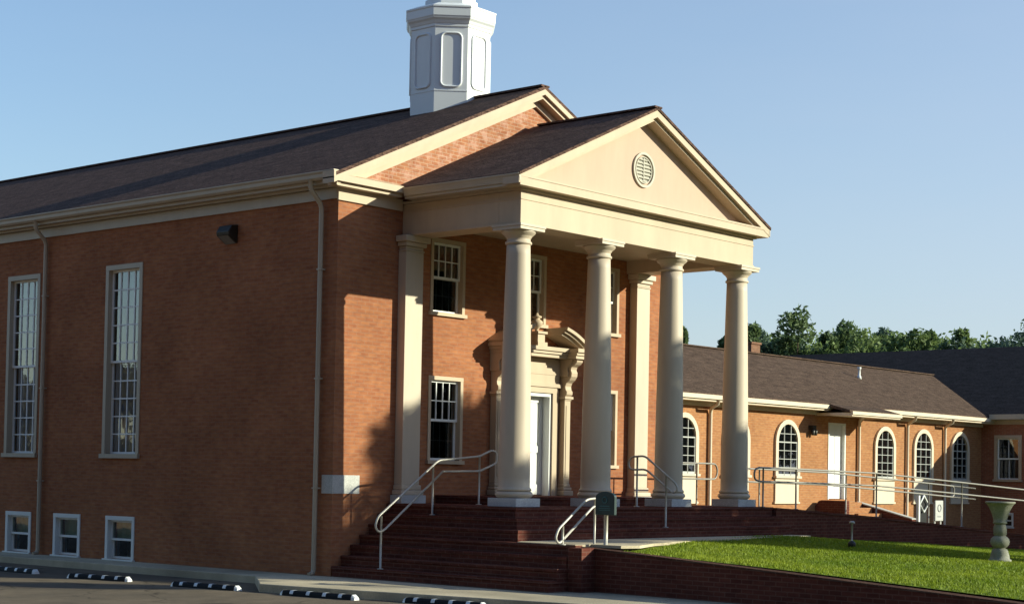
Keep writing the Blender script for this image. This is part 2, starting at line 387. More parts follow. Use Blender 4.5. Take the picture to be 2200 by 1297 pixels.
# ---- roof
SL=.452
RZ=8.46; EX=-.30; EZ=RZ-SL*(XC-EX)
def gable_roof(mb,xc,xl,xr,zr,sl,y0,y1,t=.07):
    for xe,sg in ((xl,1),(xr,-1)):
        ze=zr-sl*abs(xc-xe)
        pts=[(xe,y0,ze),(xc,y0,zr),(xc,y0,zr-t),(xe,y0,ze-t)]
        mb.prism(pts,(0,y1-y0,0))
b=MB(); gable_roof(b,XC,EX-.05,2*XC-EX+.05,RZ+.07,SL,-.31,LEN+.3); rf=b.build('roof',ROOF,church)
b=MB(); b.box(XC-.13,XC+.13,-.31,LEN+.3,RZ+.045,RZ+.085); b.build('ridge_cap',ROOF,rf)
# rake boards (front), built as stepped mouldings following the slope
def rake(mb,xc,xe,zr,sl,y0,y1,d0,d1):
    """slanted board under the roof: from eave xe to apex, vertical offset d0..d1 below roof line, y0..y1 deep"""
    for sg in (-1,1):
        X=xc+sg*abs(xc-xe); ze=zr-sl*abs(xc-xe)
        mb.prism([(X,y0,ze-d1),(xc,y0,zr-d1),(xc,y0,zr-d0),(X,y0,ze-d0)],(0,y1-y0,0))
b=MB(); rake(b,XC,EX-.105,RZ,SL,-.308,-.005,.0,.11); rake(b,XC,EX+.02,RZ,SL,-.245,-.006,.112,.19); rake(b,XC,EX+.28,RZ,SL,-.07,-.007,.192,.33)
b.build('rake_board',CREAM,church)
# cornice returns and frieze on the front
for x0,x1 in ((EX,1.42),(2*XC-1.42,2*XC-EX)):
    b=MB(); s_=-1 if x0<1 else 1; xe=x0 if x0<1 else x1
    b.box(min(xe-.002*s_,xe+.105*s_),max(xe-.002*s_,xe+.105*s_),-.302,-.002,5.80,5.94); b.box(min(xe-.30*s_,xe-.004*s_),max(xe-.30*s_,xe-.004*s_),-.296,-.002,5.882,5.935)
    b.box(x0,x1,-.30,.0 if x0>1 else -.0,5.76,5.88)
    b.poly([(x0,-.30,5.882),(x1,-.30,5.882),(x1,0,5.97),(x0,0,5.97)])
    xa=x0+(.06 if x0<1 else 0); xb=x1-(.06 if x0>1 else 0)
    b.box(xa,xb,-.22,-.003,5.69,5.758)
    xa=x0+(.26 if x0<1 else 0); xb=x1-(.26 if x0>1 else -.2)
    b.box(xa,xb,-.045,-.002,5.47,5.688)
    b.build('cornice_return',CREAM,church)
# side cornice: soffit, frieze, gutter
b=MB()
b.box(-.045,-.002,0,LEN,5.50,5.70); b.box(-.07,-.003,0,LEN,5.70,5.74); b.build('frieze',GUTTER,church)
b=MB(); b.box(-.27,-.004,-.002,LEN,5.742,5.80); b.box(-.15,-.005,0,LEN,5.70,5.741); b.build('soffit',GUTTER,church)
b=MB(); prof=[(-.27,5.802),(-.345,5.802),(-.375,5.84),(-.38,5.90),(-.405,5.935),(-.405,5.955),(-.27,5.955)]
b.prism([(x,-.29,z) for x,z in prof],(0,LEN+.5,0)); b.build('gutter',GUTTER,church)
# right side eave (unseen from the lens but real)
b=MB(); b.box(W+.002,W+.33,0,LEN,5.72,5.85); b.build('eave_board',GUTTER,church)
# downspouts with goosenecks
def downspout(y,bottom=G):
    b=MB(); r=.045
    b.tube([(-.36,y,5.83),(-.36,y,5.70),(-.33,y,5.62),(-.12,y,5.42),(-.085,y,5.34),(-.085,y,5.2),(-.085,y,bottom+.12),(-.10,y,bottom+.05),(-.2,y,bottom+.02)],r,8)
    for z in (4.2,2.2,.2): b.box(-.134,-.002,y-.05,y+.05,z,z+.03)
    return b.build('downspout',GUTTER,church)
downspout(.36); downspout(9.15); downspout(15.6)

# ---- windows
def grid_sash(mb,P,a0,a1,b0,b1,cols,rows,d0,d1,fr=.045,mu=.018):
    """sash frame and muntins; P(u,z,d) maps to world through boxes"""
    P(mb,a0,a0+fr,b0,b1,d0,d1); P(mb,a1-fr,a1,b0,b1,d0,d1); P(mb,a0+fr,a1-fr,b0,b0+fr,d0,d1); P(mb,a0+fr,a1-fr,b1-fr,b1,d0,d1)
    ia,ib=a0+fr,a1-fr; ja,jb=b0+fr,b1-fr
    for k in range(1,cols):
        u=ia+(ib-ia)*k/cols; P(mb,u-mu/2,u+mu/2,ja,jb,d0+.006,d1-.004)
    for k in range(1,rows):
        z=ja+(jb-ja)*k/rows; P(mb,ia,ib,z-mu/2,z+mu/2,d0+.008,d1-.006)
def window(parent,axis,c,inward,a0,a1,b0,b1,cols,rows,casing,glass,cas=.085,curtain_or_reflection=None,rec=.10,sill=.06,split=.5,lower=None,cm=CREAM,mu=.018,back=.75,sashm=SASH):
    def PB(mb,u0,u1,z0,z1,d0,d1):
        x=sorted((c+inward*d0,c+inward*d1))
        if axis=='x': mb.box(x[0],x[1],u0,u1,z0,z1)
        else: mb.box(u0,u1,x[0],x[1],z0,z1)
    b=MB(); pr=-.02
    PB(b,a0,a0+cas,b0,b1-cas,pr,rec+.06); PB(b,a1-cas,a1,b0,b1-cas,pr,rec+.06); PB(b,a0,a1,b1-cas,b1,pr-.004,rec+.06)
    win=b.build('window',cm,parent)
    b=MB(); PB(b,a0-.03,a1+.03,b0-sill,b0-.001,-.065,rec+.05); b.build('sill',cm,win)
    ia,ib,ja,jb=a0+cas,a1-cas,b0+.0,b1-cas; zm=ja+(jb-ja)*split
    b=MB(); grid_sash(b,PB,ia,ib,zm-.02,jb,cols,rows[0],rec-.03,rec+.01,mu=mu); b.build('sash',sashm,win)
    b=MB(); grid_sash(b,PB,ia,ib,ja,zm+.02,lower if lower else cols,rows[1],rec+.015,rec+.055,mu=mu); b.build('sash',sashm,win)
    for z0,z1,d in ((zm,jb-.02,rec-.008),(ja+.02,zm,rec+.037)):
        b=MB(); q=[(ia+.02,z0),(ib-.02,z0),(ib-.02,z1),(ia+.02,z1)]
        if axis=='x': b.poly([(c+inward*d,u,z) for u,z in q][::-1])
        else: b.poly([(u,c+inward*d,z) for u,z in q])
        b.build('pane',glass,win)
    if lower:
        b=MB(); fr=.05
        for k in range(1,cols):
            u=ia+fr+(ib-ia-2*fr)*k/cols; PB(b,u-.008,u+.008,ja+fr,zm-.03,rec+.040,rec+.050)
        PB(b,ia+fr,ib-fr,(ja+zm)/2-.008,(ja+zm)/2+.008,rec+.041,rec+.049); b.build('screened_bars',SCREENED,win)
    # dark room behind
    b=MB()
    x=sorted((c+inward*(.31),c+inward*back))
    if axis=='x': vs=(x[0],x[1],a0-.25,a1+.25,b0-.2,b1+.1)
    else: vs=(a0-.25,a1+.25,x[0],x[1],b0-.2,b1+.1)
    X0,X1,Y0,Y1,Z0,Z1=vs
    if axis=='x': b.poly([(X1,Y0,Z0),(X1,Y1,Z0),(X1,Y1,Z1),(X1,Y0,Z1)])
    else: b.poly([(X0,Y1,Z0),(X1,Y1,Z0),(X1,Y1,Z1),(X0,Y1,Z1)])
    xs=(X0,X1); ys=(Y0,Y1)
    b.poly([(X0,Y0,Z0),(X1,Y0,Z0),(X1,Y1,Z0),(X0,Y1,Z0)]); b.poly([(X0,Y0,Z1),(X0,Y1,Z1),(X1,Y1,Z1),(X1,Y0,Z1)])
    if axis=='x':
        b.poly([(X0,Y0,Z0),(X0,Y0,Z1),(X1,Y0,Z1),(X1,Y0,Z0)]); b.poly([(X0,Y1,Z0),(X1,Y1,Z0),(X1,Y1,Z1),(X0,Y1,Z1)])
    else:
        b.poly([(X0,Y0,Z0),(X0,Y1,Z0),(X0,Y1,Z1),(X0,Y0,Z1)]); b.poly([(X1,Y0,Z0),(X1,Y0,Z1),(X1,Y1,Z1),(X1,Y1,Z0)])
    b.build('room_recess',DARK,win)
    if curtain_or_reflection:
        # wavy sheet behind the glass
        z0,z1,amp,per,mat=curtain_or_reflection; b=MB(); n=int((ib-ia)/.025); prev=None
        for k in range(n+1):
            u=ia+(ib-ia)*k/n; d=rec+.13+amp*math.sin(u*2*PI/per)+amp*.4*math.sin(u*2*PI/per*2.3+1)
            cur=[((c+inward*d,u,z) if axis=='x' else (u,c+inward*d,z)) for z in (z0,z1)]
            if prev: b.poly([prev[0],cur[0],cur[1],prev[1]],True)
            prev=cur
        b.build('curtain_or_reflection',mat,win)
    return win
for a0,a1 in TALL:
    window(church,'x',0,1,a0,a1,*TZ,4,(5,5),CREAM,GLASS_S,cas=.10,curtain_or_reflection=(TZ[0],TZ[1]-.1,.05,.15,CURT),rec=.11,sill=.09,cm=GUTTER,mu=.028)
for a0,a1 in BASE:
    window(church,'x',0,1,a0,a1,*BZ,1,(1,1),WHITE,GLASS_S,cas=.085,curtain_or_reflection=(-.93,-.5,.012,.09,GREEN_REFL),rec=.10,sill=.05,cm=WHITE)  # green sheet paints a tree reflection into the upper panes
for a0,a1 in FX:
    for z in (FU,FL): window(church,'y',0,1,a0,a1,*z,4,(2,1),CREAM,GLASS,lower=1,cas=.075,rec=.09,cm=CREAM,sill=.07,mu=.02)
window(church,'y',0,1,*MX,*FU,4,(2,1),CREAM,GLASS,lower=1,cas=.075,rec=.09,cm=CREAM,sill=.07,mu=.02)

# ---- portico
PX0,PX1=1.40,2*XC-1.40; PYF=-3.17; PRZ=7.66; PSL=.455
AX0,AX1=1.665,2*XC-1.665; AYF=-2.96; CX=[1.9+2.353*k for k in range(4)]; CY=-2.72
pdepth=0
b=MB(); gable_roof(b,XC,PX0-.05,PX1+.05,PRZ+.06,PSL,PYF-.03,-.004,.055); prf=b.build('portico_roof',ROOF,church)
b=MB(); b.box(XC-.12,XC+.12,PYF-.03,-.2,PRZ+.04,PRZ+.075); b.build('ridge_cap',ROOF,prf)
b=MB(); rake(b,XC,PX0-.048,PRZ,PSL,PYF-.008,-2.80,0,.135); rake(b,XC,PX0+.03,PRZ,PSL,PYF+.07,-2.801,.137,.20)
ped=b.build('pediment_rake',CREAM,church)
b=MB(); b.prism([(AX0+.0,-2.85,5.80),(AX1-.0,-2.85,5.80),(XC,-2.85,PRZ-.15)],(0,.10,0)); tym=b.build('tympanum',STUCCO,church)
# round louvred vent in the tympanum
def ring(mb,c,r0,r1,y0,y1,n=40,sz=1.0):
    for k in range(n):
        a,b_=2*PI*k/n,2*PI*(k+1)/n
        p=lambda r,t,y:(c[0]+r*math.cos(t),y,c[1]+sz*r*math.sin(t))
        mb.poly([p(r0,b_,y0),p(r0,a,y0),p(r1,a,y0),p(r1,b_,y0)][::-1]); mb.poly([p(r1,a,y0),p(r1,a,y1),p(r1,b_,y1),p(r1,b_,y0)][::-1]); mb.poly([p(r0,a,y0),p(r0,b_,y0),p(r0,b_,y1),p(r0,a,y1)][::-1])
VC=(5.42,6.52)
VENTM=paint_mat('vent_paint',(.50,.46,.38),.6,.08,6); b=MB(); ring(b,VC,.30,.345,-2.89,-2.85); ring(b,VC,.245,.262,-2.88,-2.85); vent=b.build('round_vent',VENTM,church)
b=MB(); n=28; b.poly([(VC[0]+.245*math.cos(2*PI*k/n),-2.853,VC[1]+.245*math.sin(2*PI*k/n)) for k in range(n)]); b.build('vent_shade_disc',paint_mat('vent_shadow',(.33,.31,.26),.8),vent)  # flat darker disc, shade behind the louvres painted in
b=MB()
for k in range(7):
    z=VC[1]-.21+.07*k; hw=math.sqrt(max(.0,.245**2-(z-VC[1])**2))-.005
    if hw>.03: b.prism([(VC[0]-hw,-2.855,z+.02),(VC[0]-hw,-2.88,z-.02),(VC[0]-hw,-2.87,z-.028),(VC[0]-hw,-2.855,z+.004)],(2*hw,0,0))
b.box(VC[0]-.012,VC[0]+.012,-2.875,-2.856,VC[1]-.235,VC[1]+.235)
b.build('louvre',VENTM,vent)
# horizontal cornice of the pediment, returning along the sides with gutter
b=MB()
b.box(PX0,PX1,PYF,-2.75,5.645,5.825); b.box(PX0-.012,PX1+.012,PYF-.012,-2.7505,5.79,5.8265); b.box(AX0-.05,AX1+.05,AYF-.05,-2.752,5.601,5.643)
b.poly([(PX0,PYF,5.829),(PX1,PYF,5.829),(PX1,-2.87,5.86),(PX0,-2.87,5.86)])
b.build('pediment_cornice',CREAM,church)
for sx in (0,1):
    X=lambda v: v if sx==0 else 2*XC-v
    b=MB()
    def bx(x0,x1,*r): b.box(min(X(x0),X(x1)),max(X(x0),X(x1)),*r)
    bx(PX0+.002,1.72,-2.748,-.305,5.648,5.835); bx(AX0-.05,AX0+.1,-2.747,-.05,5.602,5.6465)
    prof=[(PX0-.003,5.70),(PX0-.025,5.70),(PX0-.035,5.75),(PX0-.05,5.80),(PX0-.065,5.83),(PX0-.065,5.85),(PX0-.003,5.85)]
    b.prism([(X(x),PYF-.014,z) for x,z in prof],(0,2.875,0))
    b.build('portico_gutter',GUTTER,church)
# entablature beams
BWD=.52
b=MB()
b.box(AX0,AX1,AYF,AYF+BWD,5.0,5.60); b.box(AX0,AX0+BWD,AYF+BWD+.001,-.002,5.0,5.599); b.box(AX1-BWD,AX1,AYF+BWD+.001,-.002,5.0,5.599)
b.box(AX0-.012,AX1+.012,AYF-.012,AYF-.001,5.44,5.47); b.box(AX0-.015,AX1+.015,AYF-.015,AYF-.001,5.0,5.045)
b.box(AX0-.012,AX0-.001,AYF,-.05,5.44,5.47); b.box(AX0-.015,AX0-.001,AYF,-.05,5.0,5.045)
b.box(AX1+.001,AX1+.012,AYF,-.05,5.44,5.47); b.box(AX1+.001,AX1+.015,AYF,-.05,5.0,5.045)
b.build('entablature',CREAM,church,bevel=.006)
b=MB(); b.box(AX0+BWD+.002,AX1-BWD-.002,AYF+BWD+.002,-.003,5.28,5.34); b.build('portico_ceiling',CREAM_C,church)
# columns
FL0=-.05
def column_parts(parent,x,y):
    prof=[]
    H0,H1=.30,4.66
    for k in range(25):
        t=k/24; r=.285-.07*(t**1.55); prof.append((r,H0+(H1-H0)*t))
    prof=[(.315,.235),(.315,.262),(.30,.285)]+prof
    b=MB(); b.lathe([(r,z-.0) for r,z in prof],(x,y,0),40); sh=b.build('column',CREAM_C,parent)
    b=MB(); b.box(x-.335,x+.335,y-.335,y+.335,FL0+.002,.105); b.build('plinth',PLINTH,sh,bevel=.008)
    b=MB(); tor=[(.30,.107)]+[(.29+.052*math.sin(PI*k/10)**.8 if k not in(0,10) else .29, .107+.128*k/10) for k in range(11)]; b.lathe(tor,(x,y,0),40); b.build('base',CREAM_C,sh)
    cp=[(.213,4.655),(.24,4.665),(.245,4.685),(.24,4.705),(.216,4.715),(.216,4.775),(.235,4.785),(.235,4.80),(.26,4.82),(.295,4.85),(.315,4.875),(.32,4.895),(.31,4.90)]
    b=MB(); b.lathe(cp,(x,y,0),40); b.box(x-.335,x+.335,y-.335,y+.335,4.90,4.955); b.box(x-.35,x+.35,y-.35,y+.35,4.957,4.998); b.build('capital',CREAM_C,sh)
    return sh
for x in CX: column_parts(church,x,CY)
# pilasters on the front wall
for x in (1.81,2*XC-1.81):
    b=MB(); b.box(x-.235,x+.235,-.205,-.004,.30,4.70); p=b.build('pilaster',CREAM_C,church,bevel=.006)
    b=MB(); b.box(x-.33,x+.33,-.30,-.003,FL0+.002,.105); b.build('plinth',PLINTH,p,bevel=.006)
    b=MB(); b.box(x-.30,x+.30,-.27,-.005,.107,.20); b.box(x-.265,x+.265,-.235,-.006,.202,.298); b.build('base',CREAM_C,p,bevel=.02)
    b=MB(); b.box(x-.25,x+.25,-.222,-.005,4.702,4.74); b.box(x-.235,x+.235,-.206,-.006,4.742,4.80); b.box(x-.28,x+.28,-.25,-.007,4.802,4.88); b.box(x-.33,x+.33,-.30,-.008,4.882,4.998); b.build('capital',CREAM_C,p,bevel=.015)

# ---- entrance: door, surround and broken segmental hood
es=MB()
for s in (-1,1):
    X=lambda v: XC+s*v
    def bx(a,c_,*r): es.box(min(X(a),X(c_)),max(X(a),X(c_)),*r)
    bx(.72,.84,-.06,-.003,.11,2.36); bx(.84,.93,-.035,-.004,.11,2.36)       # architrave
es.box(XC-.72,XC+.72,-.06,-.003,2.24,2.36); es.box(XC-.95,XC+.95,-.09,-.005,2.362,2.44); es.box(XC-.93,XC+.93,-.05,-.006,2.442,2.62); es.box(XC-.95,XC+.95,-.06,-.007,2.622,2.66); es.box(XC-.95,XC+.95,-.05,-.008,2.662,2.95)
surround=es.build('door_surround',CREAM,church)
for s in (-1,1):
    x=XC+s*1.08
    b=MB(); b.box(x-.095,x+.095,-.16,-.004,.36,2.10); b.box(x-.05,x+.05,-.172,-.161,.5,2.0); b.build('slender_pilaster',CREAM,surround,bevel=.008)
    b=MB(); b.box(x-.16,x+.16,-.23,-.003,.112,.22); b.box(x-.14,x+.14,-.2,-.005,.222,.29); b.box(x-.115,x+.115,-.18,-.006,.292,.358); b.build('pilaster_base',CREAM,surround,bevel=.02)
    b=MB(); b.box(x-.11,x+.11,-.175,-.005,2.102,2.13); b.box(x-.14,x+.14,-.205,-.006,2.132,2.19); b.build('pilaster_capital',CREAM,surround,bevel=.008)
    # scrolled console bracket
    pts=[(-.005,2.19),(-.17,2.19),(-.21,2.23),(-.215,2.29),(-.18,2.33),(-.17,2.40),(-.20,2.47),(-.28,2.53),(-.33,2.60),(-.34,2.68),(-.31,2.74),(-.33,2.80),(-.42,2.85),(-.47,2.90),(-.48,2.96),(-.005,2.96)]
    b=MB(); b.prism([(x-.10,y,z) for y,z in pts],(.20,0,0)); b.prism([(x-.135,y*.8,z) for y,z in pts[8:]+[( -.005,2.60)]],(.03,0,0)); b.prism([(x+.105,y*.8,z) for y,z in pts[8:]+[(-.005,2.60)]],(.03,0,0)); b.build('console',CREAM,surround,bevel=.01)
# hood cornice breaking forward over the consoles
b=MB()
HW=1.28
b.box(XC-HW+.06,XC+HW-.06,-.30,-.003,2.962,3.03); b.box(XC-HW+.03,XC+HW-.03,-.34,-.004,3.032,3.09); b.box(XC-HW,XC+HW,-.38,-.005,3.092,3.17)
for s in (-1,1):
    x=XC+s*1.06
    b.box(x-.19,x+.19,-.54,-.302,2.963,3.03); b.box(x-.205,x+.205,-.575,-.342,3.033,3.09); b.box(x-.22,x+.22,-.62,-.382,3.093,3.171)
hood=b.build('hood_cornice',CREAM,surround)
for s in (-1,1):
    # curved half pediment rising from the end towards the gap at the centre
    b=MB(); n=12; R0=1.52; zc=3.17-1.0+.02
    a0=math.asin(HW/1.62); 
    def pt(r,a): return (XC+s*r*math.sin(a), r*math.cos(a))
    rr=2.1; am=math.asin(1.27/rr); ai=math.asin(.50/rr); base=3.175-rr*math.cos(am)
    for r0,r1,yf in ((rr-.02,rr+.045,-.60),(rr-.07,rr-.021,-.54),(rr-.12,rr-.071,-.47)):
        for k in range(n):
            t0=am+(ai-am)*k/n; t1=am+(ai-am)*(k+1)/n
            q=[pt(r0,t0),pt(r1,t0),pt(r1,t1),pt(r0,t1)]
            q=[(x,max(z+base,3.173)) for x,z in q]
            b.prism([(x,yf,z) for x,z in q],(0,-yf-.006,0))
    b.build('curved_pediment',CREAM,surround)
b=MB(); b.box(XC-.15,XC+.15,-.36,-.01,3.172,3.25); b.box(XC-.11,XC+.11,-.32,-.012,3.252,3.42); b.box(XC-.15,XC+.15,-.36,-.013,3.422,3.47)
b.lathe([(.05,3.47),(.035,3.50),(.05,3.53),(.10,3.58),(.125,3.64),(.12,3.68),(.07,3.72),(.05,3.74),(.10,3.76),(.10,3.785),(.04,3.81),(.02,3.86)],(XC,-.19,0),20); b.build('urn_pedestal',CREAM,surround)
# doors set deep in the opening
b=MB()
DY=.17
for s in (0,1):
    x0=DOOR[0]+.06+s*.66; x1=x0+.655
    b.box(x0,x0+.10,DY,DY+.05,.13,2.16); b.box(x1-.10,x1,DY,DY+.05,.13,2.16)
    for z0,z1 in ((.13,.34),(1.0,1.14),(2.04,2.16)): b.box(x0+.10,x1-.10,DY+.001,DY+.049,z0,z1)
    b.box(x0+.10,x1-.10,DY+.02,DY+.045,.13,2.16)
    for z0,z1 in ((.40,.95),(1.2,1.98)): b.box(x0+.15,x1-.15,DY+.008,DY+.03,z0,z1)
dr=b.build('door',WHITE,church,bevel=.004)
b=MB(); b.box(DOOR[0],DOOR[0]+.058,-.02,.225,.11,2.24); b.box(DOOR[1]-.058,DOOR[1],-.02,.225,.11,2.24); b.box(DOOR[0]+.058,DOOR[1]-.058,-.02,.225,2.165,2.24); b.box(DOOR[0]+.058,DOOR[1]-.058,.226,.25,.11,2.24); b.build('door_frame',WHITE,dr)
b=MB(); b.tube([(XC+.06,DY-.0,1.0),(XC+.06,DY-.05,1.02),(XC+.06,DY-.05,1.28),(XC+.06,DY-.0,1.3)],.012,8); b.build('handle',BRONZE,dr)

# ---- steeple
SX,SY=5.43,2.41
stp=MB(); o8=PI/8
def octp(ap): return ap/math.cos(PI/8)
stp.lathe([(octp(.84),7.0),(octp(.84),10.05)],(SX,SY,0),8,False,o8)
steeple=stp.build('steeple',STEEPLE,church)
b=MB(); b.lathe([(octp(.835),9.96),(octp(.86),9.98),(octp(.86),10.03),(octp(.875),10.05),(octp(.895),10.10),(octp(.93),10.14),(octp(.94),10.17)],(SX,SY,0),8,False,o8)
b.lathe([(octp(.94),10.172),(octp(.95),10.19),(octp(.95),10.35),(octp(.965),10.37),(octp(.965),10.40),(octp(.7),10.52),(octp(.52),10.56)],(SX,SY,0),8,False,o8); b.build('steeple_cornice',STEEPLE,steeple)
b=MB(); b.lathe([(octp(.56),10.56),(octp(.56),10.66),(octp(.515),10.69),(octp(.515),12.3),(octp(.62),12.4),(octp(.62),12.5)],(SX,SY,0),8,False,o8); b.build('belfry_drum',STEEPLE,steeple)
b=MB(); b.lathe([(octp(.60),12.5),(octp(.5),12.7),(.02,17.5)],(SX,SY,0),8,False,o8); b.build('spire',STEEPLE,steeple)
b=MB(); b.tube([(SX,SY,17.4),(SX,SY,18.4)],.03); b.tube([(SX-.25,SY,18.1),(SX+.25,SY,18.1)],.03); b.build('cross_finial',STEEPLE,steeple)
def rounded(hw,hh,r,n=6):
    out=[]
    for cx,cz,a in ((hw-r,hh-r,0),(-(hw-r),hh-r,PI/2),(-(hw-r),-(hh-r),PI),(hw-r,-(hh-r),1.5*PI)):
        for k in range(n+1):
            t=a+PI/2*k/n; out.append((cx+r*math.cos(t),cz+r*math.sin(t)))
    return out
for k in range(8):
    ang=k*PI/4; nx,ny=math.cos(ang),math.sin(ang); tx,ty=-ny,nx
    b=MB(); zc=9.27; outl=rounded(.215,.57,.11)
    path=[(SX+nx*.845+tx*u,SY+ny*.845+ty*u,zc+z) for u,z in outl]
    b.tube(path,.026,8,closed=True)
    inner=rounded(.19,.545,.09); b.poly([(SX+nx*.8425+tx*u,SY+ny*.8425+ty*u,zc+z) for u,z in inner])
    p=b.build('moulded_panel',STEEPLE,steeple)
    b=MB(); hwid=.84*math.tan(PI/8)
    b.prism([(SX+nx*.8401+tx*u,SY+ny*.8401+ty*u,z) for u,z in ((-hwid,8.60),(hwid,8.60),(hwid,8.625),(-hwid,8.625))],(nx*.008,ny*.008,0)); b.build('bead',STEEPLE,steeple)

# ------------------------------------------------------------------ BRICK PORCH AND STEPS
porch=empty('brick_porch','dark red brick porch whose wide steps wrap round below the white columns','porch',(1.4,-3.2,G))
RIS=.19; TR=.23; XR=9.7
def slab(mb,x0,x1,y0,y1,z0,z1,nose=.018):
    mb.box(x0,x1,y0,y1,z0,z1-.055); mb.box(x0-nose,x1+nose,y0-nose,y1,z1-.054,z1)
porch_parts=[]
inv=Matrix.Translation((-1.4,3.2,-G))
def pchild(mb,name,m,parent=porch,bevel=.006):
    o=mb.build(name,m,None,bevel=bevel); o.parent=parent; o.matrix_parent_inverse=parent.matrix_world.inverted() if False else Matrix.Translation(-Vector(parent.location)); return o
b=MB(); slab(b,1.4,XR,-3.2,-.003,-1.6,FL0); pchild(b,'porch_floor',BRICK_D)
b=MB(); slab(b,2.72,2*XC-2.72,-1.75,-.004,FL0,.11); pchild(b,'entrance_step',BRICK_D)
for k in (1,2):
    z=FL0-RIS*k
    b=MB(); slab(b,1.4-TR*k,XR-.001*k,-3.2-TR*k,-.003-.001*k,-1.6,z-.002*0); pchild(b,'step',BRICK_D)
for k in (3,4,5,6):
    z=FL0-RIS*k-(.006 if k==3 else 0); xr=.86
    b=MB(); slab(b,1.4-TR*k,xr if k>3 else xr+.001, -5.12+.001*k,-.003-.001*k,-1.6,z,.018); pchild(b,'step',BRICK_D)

# retaining wall from the steps towards the street, stepped down with the lawn
rw=empty('retaining_wall','low dark brick retaining wall along the front lawn edge','retaining wall',(.8,-5.1,G))
b=MB()
wx=lambda y: .86+.055*(y+5.13)
yy=[-5.13,-7.5,-9.2,-12.8,-16]; zz=[-.68,-.81,-.90,-1.10,-1.28]
for i in range(4):
    y0,y1=yy[i],yy[i+1]
    a=[(wx(y0),y0,-1.6),(wx(y1),y1,-1.6),(wx(y1),y1,zz[i+1]),(wx(y0),y0,zz[i])]
    b.prism(a,(.24,0,0))
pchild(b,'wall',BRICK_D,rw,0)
b=MB()
for i in range(4):
    y0,y1=yy[i],yy[i+1]
    a=[(wx(y0)-.015,y0+.001,zz[i]+.002),(wx(y1)-.015,y1+.001,zz[i+1]+.002),(wx(y1)-.015,y1+.001,zz[i+1]+.03),(wx(y0)-.015,y0+.001,zz[i]+.03)]
    b.prism(a,(.27,0,0))
pchild(b,'coping',brick_mat('brick_coping',(.10,.05,.035),(.08,.04,.03),(.14,.09,.07),.3),rw,0)
b=MB(); b.box(.50,.855,-5.42,-5.128,-1.6,-.66); pchild(b,'pier',BRICK_D,rw)

# ------------------------------------------------------------------ RAMP
rp=empty('wheelchair_ramp','long dark brick ramp sloping down from the porch along the lawn','ramp',(9.7,-3.3,-1))
rx=[9.70,10.6,14.1,18.4,22.0,30.0]; rz=[-.06,-.10,-.28,-.55,-.80,-1.3]
b=MB()
for i in range(5): b.prism([(rx[i],-3.3,-1.7),(rx[i+1],-3.3,-1.7),(rx[i+1],-3.3,rz[i+1]-.05),(rx[i],-3.3,rz[i]-.05)],(0,.22,0))
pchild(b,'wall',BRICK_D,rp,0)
b=MB()
for i in range(5): b.prism([(rx[i]+.001,-3.32,rz[i]-.048),(rx[i+1]+.001,-3.32,rz[i+1]-.048),(rx[i+1]+.001,-3.32,rz[i+1]),(rx[i]+.001,-3.32,rz[i])],(0,.26,0))
pchild(b,'coping',BRICK_D,rp,0)
b=MB()
for i in range(5): b.prism([(rx[i]+.002,-3.075,-1.7),(rx[i+1]+.002,-3.075,-1.7),(rx[i+1]+.002,-3.075,rz[i+1]-.1),(rx[i]+.002,-3.075,rz[i]-.1)],(0,1.3,0))
pchild(b,'ramp_floor',CONC,rp,0)

# ------------------------------------------------------------------ RAILINGS
RR=.020
def arc(c,ax,up,r,a0,a1,n=8):
    c=Vector(c); ax=Vector(ax); up=Vector(up)
    return [tuple(c+ax*r*math.cos(a0+(a1-a0)*k/n)+up*r*math.sin(a0+(a1-a0)*k/n)) for k in range(n+1)]
def rail_thing(name,label,rails,posts,loc,group=None,mat=STEEL):
    t=empty(name,label,'handrail',loc,group); off=-Vector(loc)
    for pts in rails:
        b=MB(); b.tube(smooth_path(pts),RR,10); o=b.build('rail',mat,None); o.parent=t; o.matrix_parent_inverse=Matrix.Translation(off)
    for p,q in posts:
        b=MB(); b.tube([p,q],RR*.95,10); b.lathe([(.055,0),(.055,.012),(.03,.016)],(p[0],p[1],p[2]),14)
        o=b.build('post',mat,None); o.parent=t; o.matrix_parent_inverse=Matrix.Translation(off)
    return t
def smooth_path(pts,r=.09,n=5):
    P=[Vector(p) for p in pts]; out=[P[0]]
    for i in range(1,len(P)-1):
        a,b_,c=P[i-1],P[i],P[i+1]; d0=(a-b_); d1=(c-b_); rr=min(r,d0.length*.48,d1.length*.48)
        p0=b_+d0.normalized()*rr; p1=b_+d1.normalized()*rr
        for k in range(n+1):
            t=k/n; out.append(p0*(1-t)**2+b_*2*t*(1-t)+p1*t*t)
    out.append(P[-1]); return [tuple(p) for p in out]
# rail up the side steps
y=-1.22
rail_thing('handrail','steel handrail climbing the left steps to the porch beside the front pilaster',
 [[(1.62,y,.56),(.14,y,-.50),(.0,y,-.54),(-.09,y,-.44),(-.03,y,-.27),(1.50,y,.76),(2.62,y,.86),(2.95,y,.98),(3.10,y,.95),(3.10,y,.74),(2.98,y,.70),(2.62,y,.58),(1.62,y,.56)]],
 [((.06,y,-1.19),(.06,y,-.25)),((1.36,y,-.24),(1.36,y,.66)),((2.62,y,FL0),(2.62,y,.85))],(.06,y,-1.19))
y=-5.0
rail_thing('handrail','short bright steel handrail beside the green sign at the lower steps',
 [[(.55,y,-.52),(.42,y,-.60),(.33,y,-.52),(.40,y,-.36),(1.14,y,.13),(1.40,y,.15),(1.42,y,.03),(1.30,y,-.0),(.55,y,-.52)]],
 [((.52,y,-.62),(.52,y,-.30)),((1.36,y,-.64),(1.36,y,.14))],(.52,y,-.62))
x=5.43
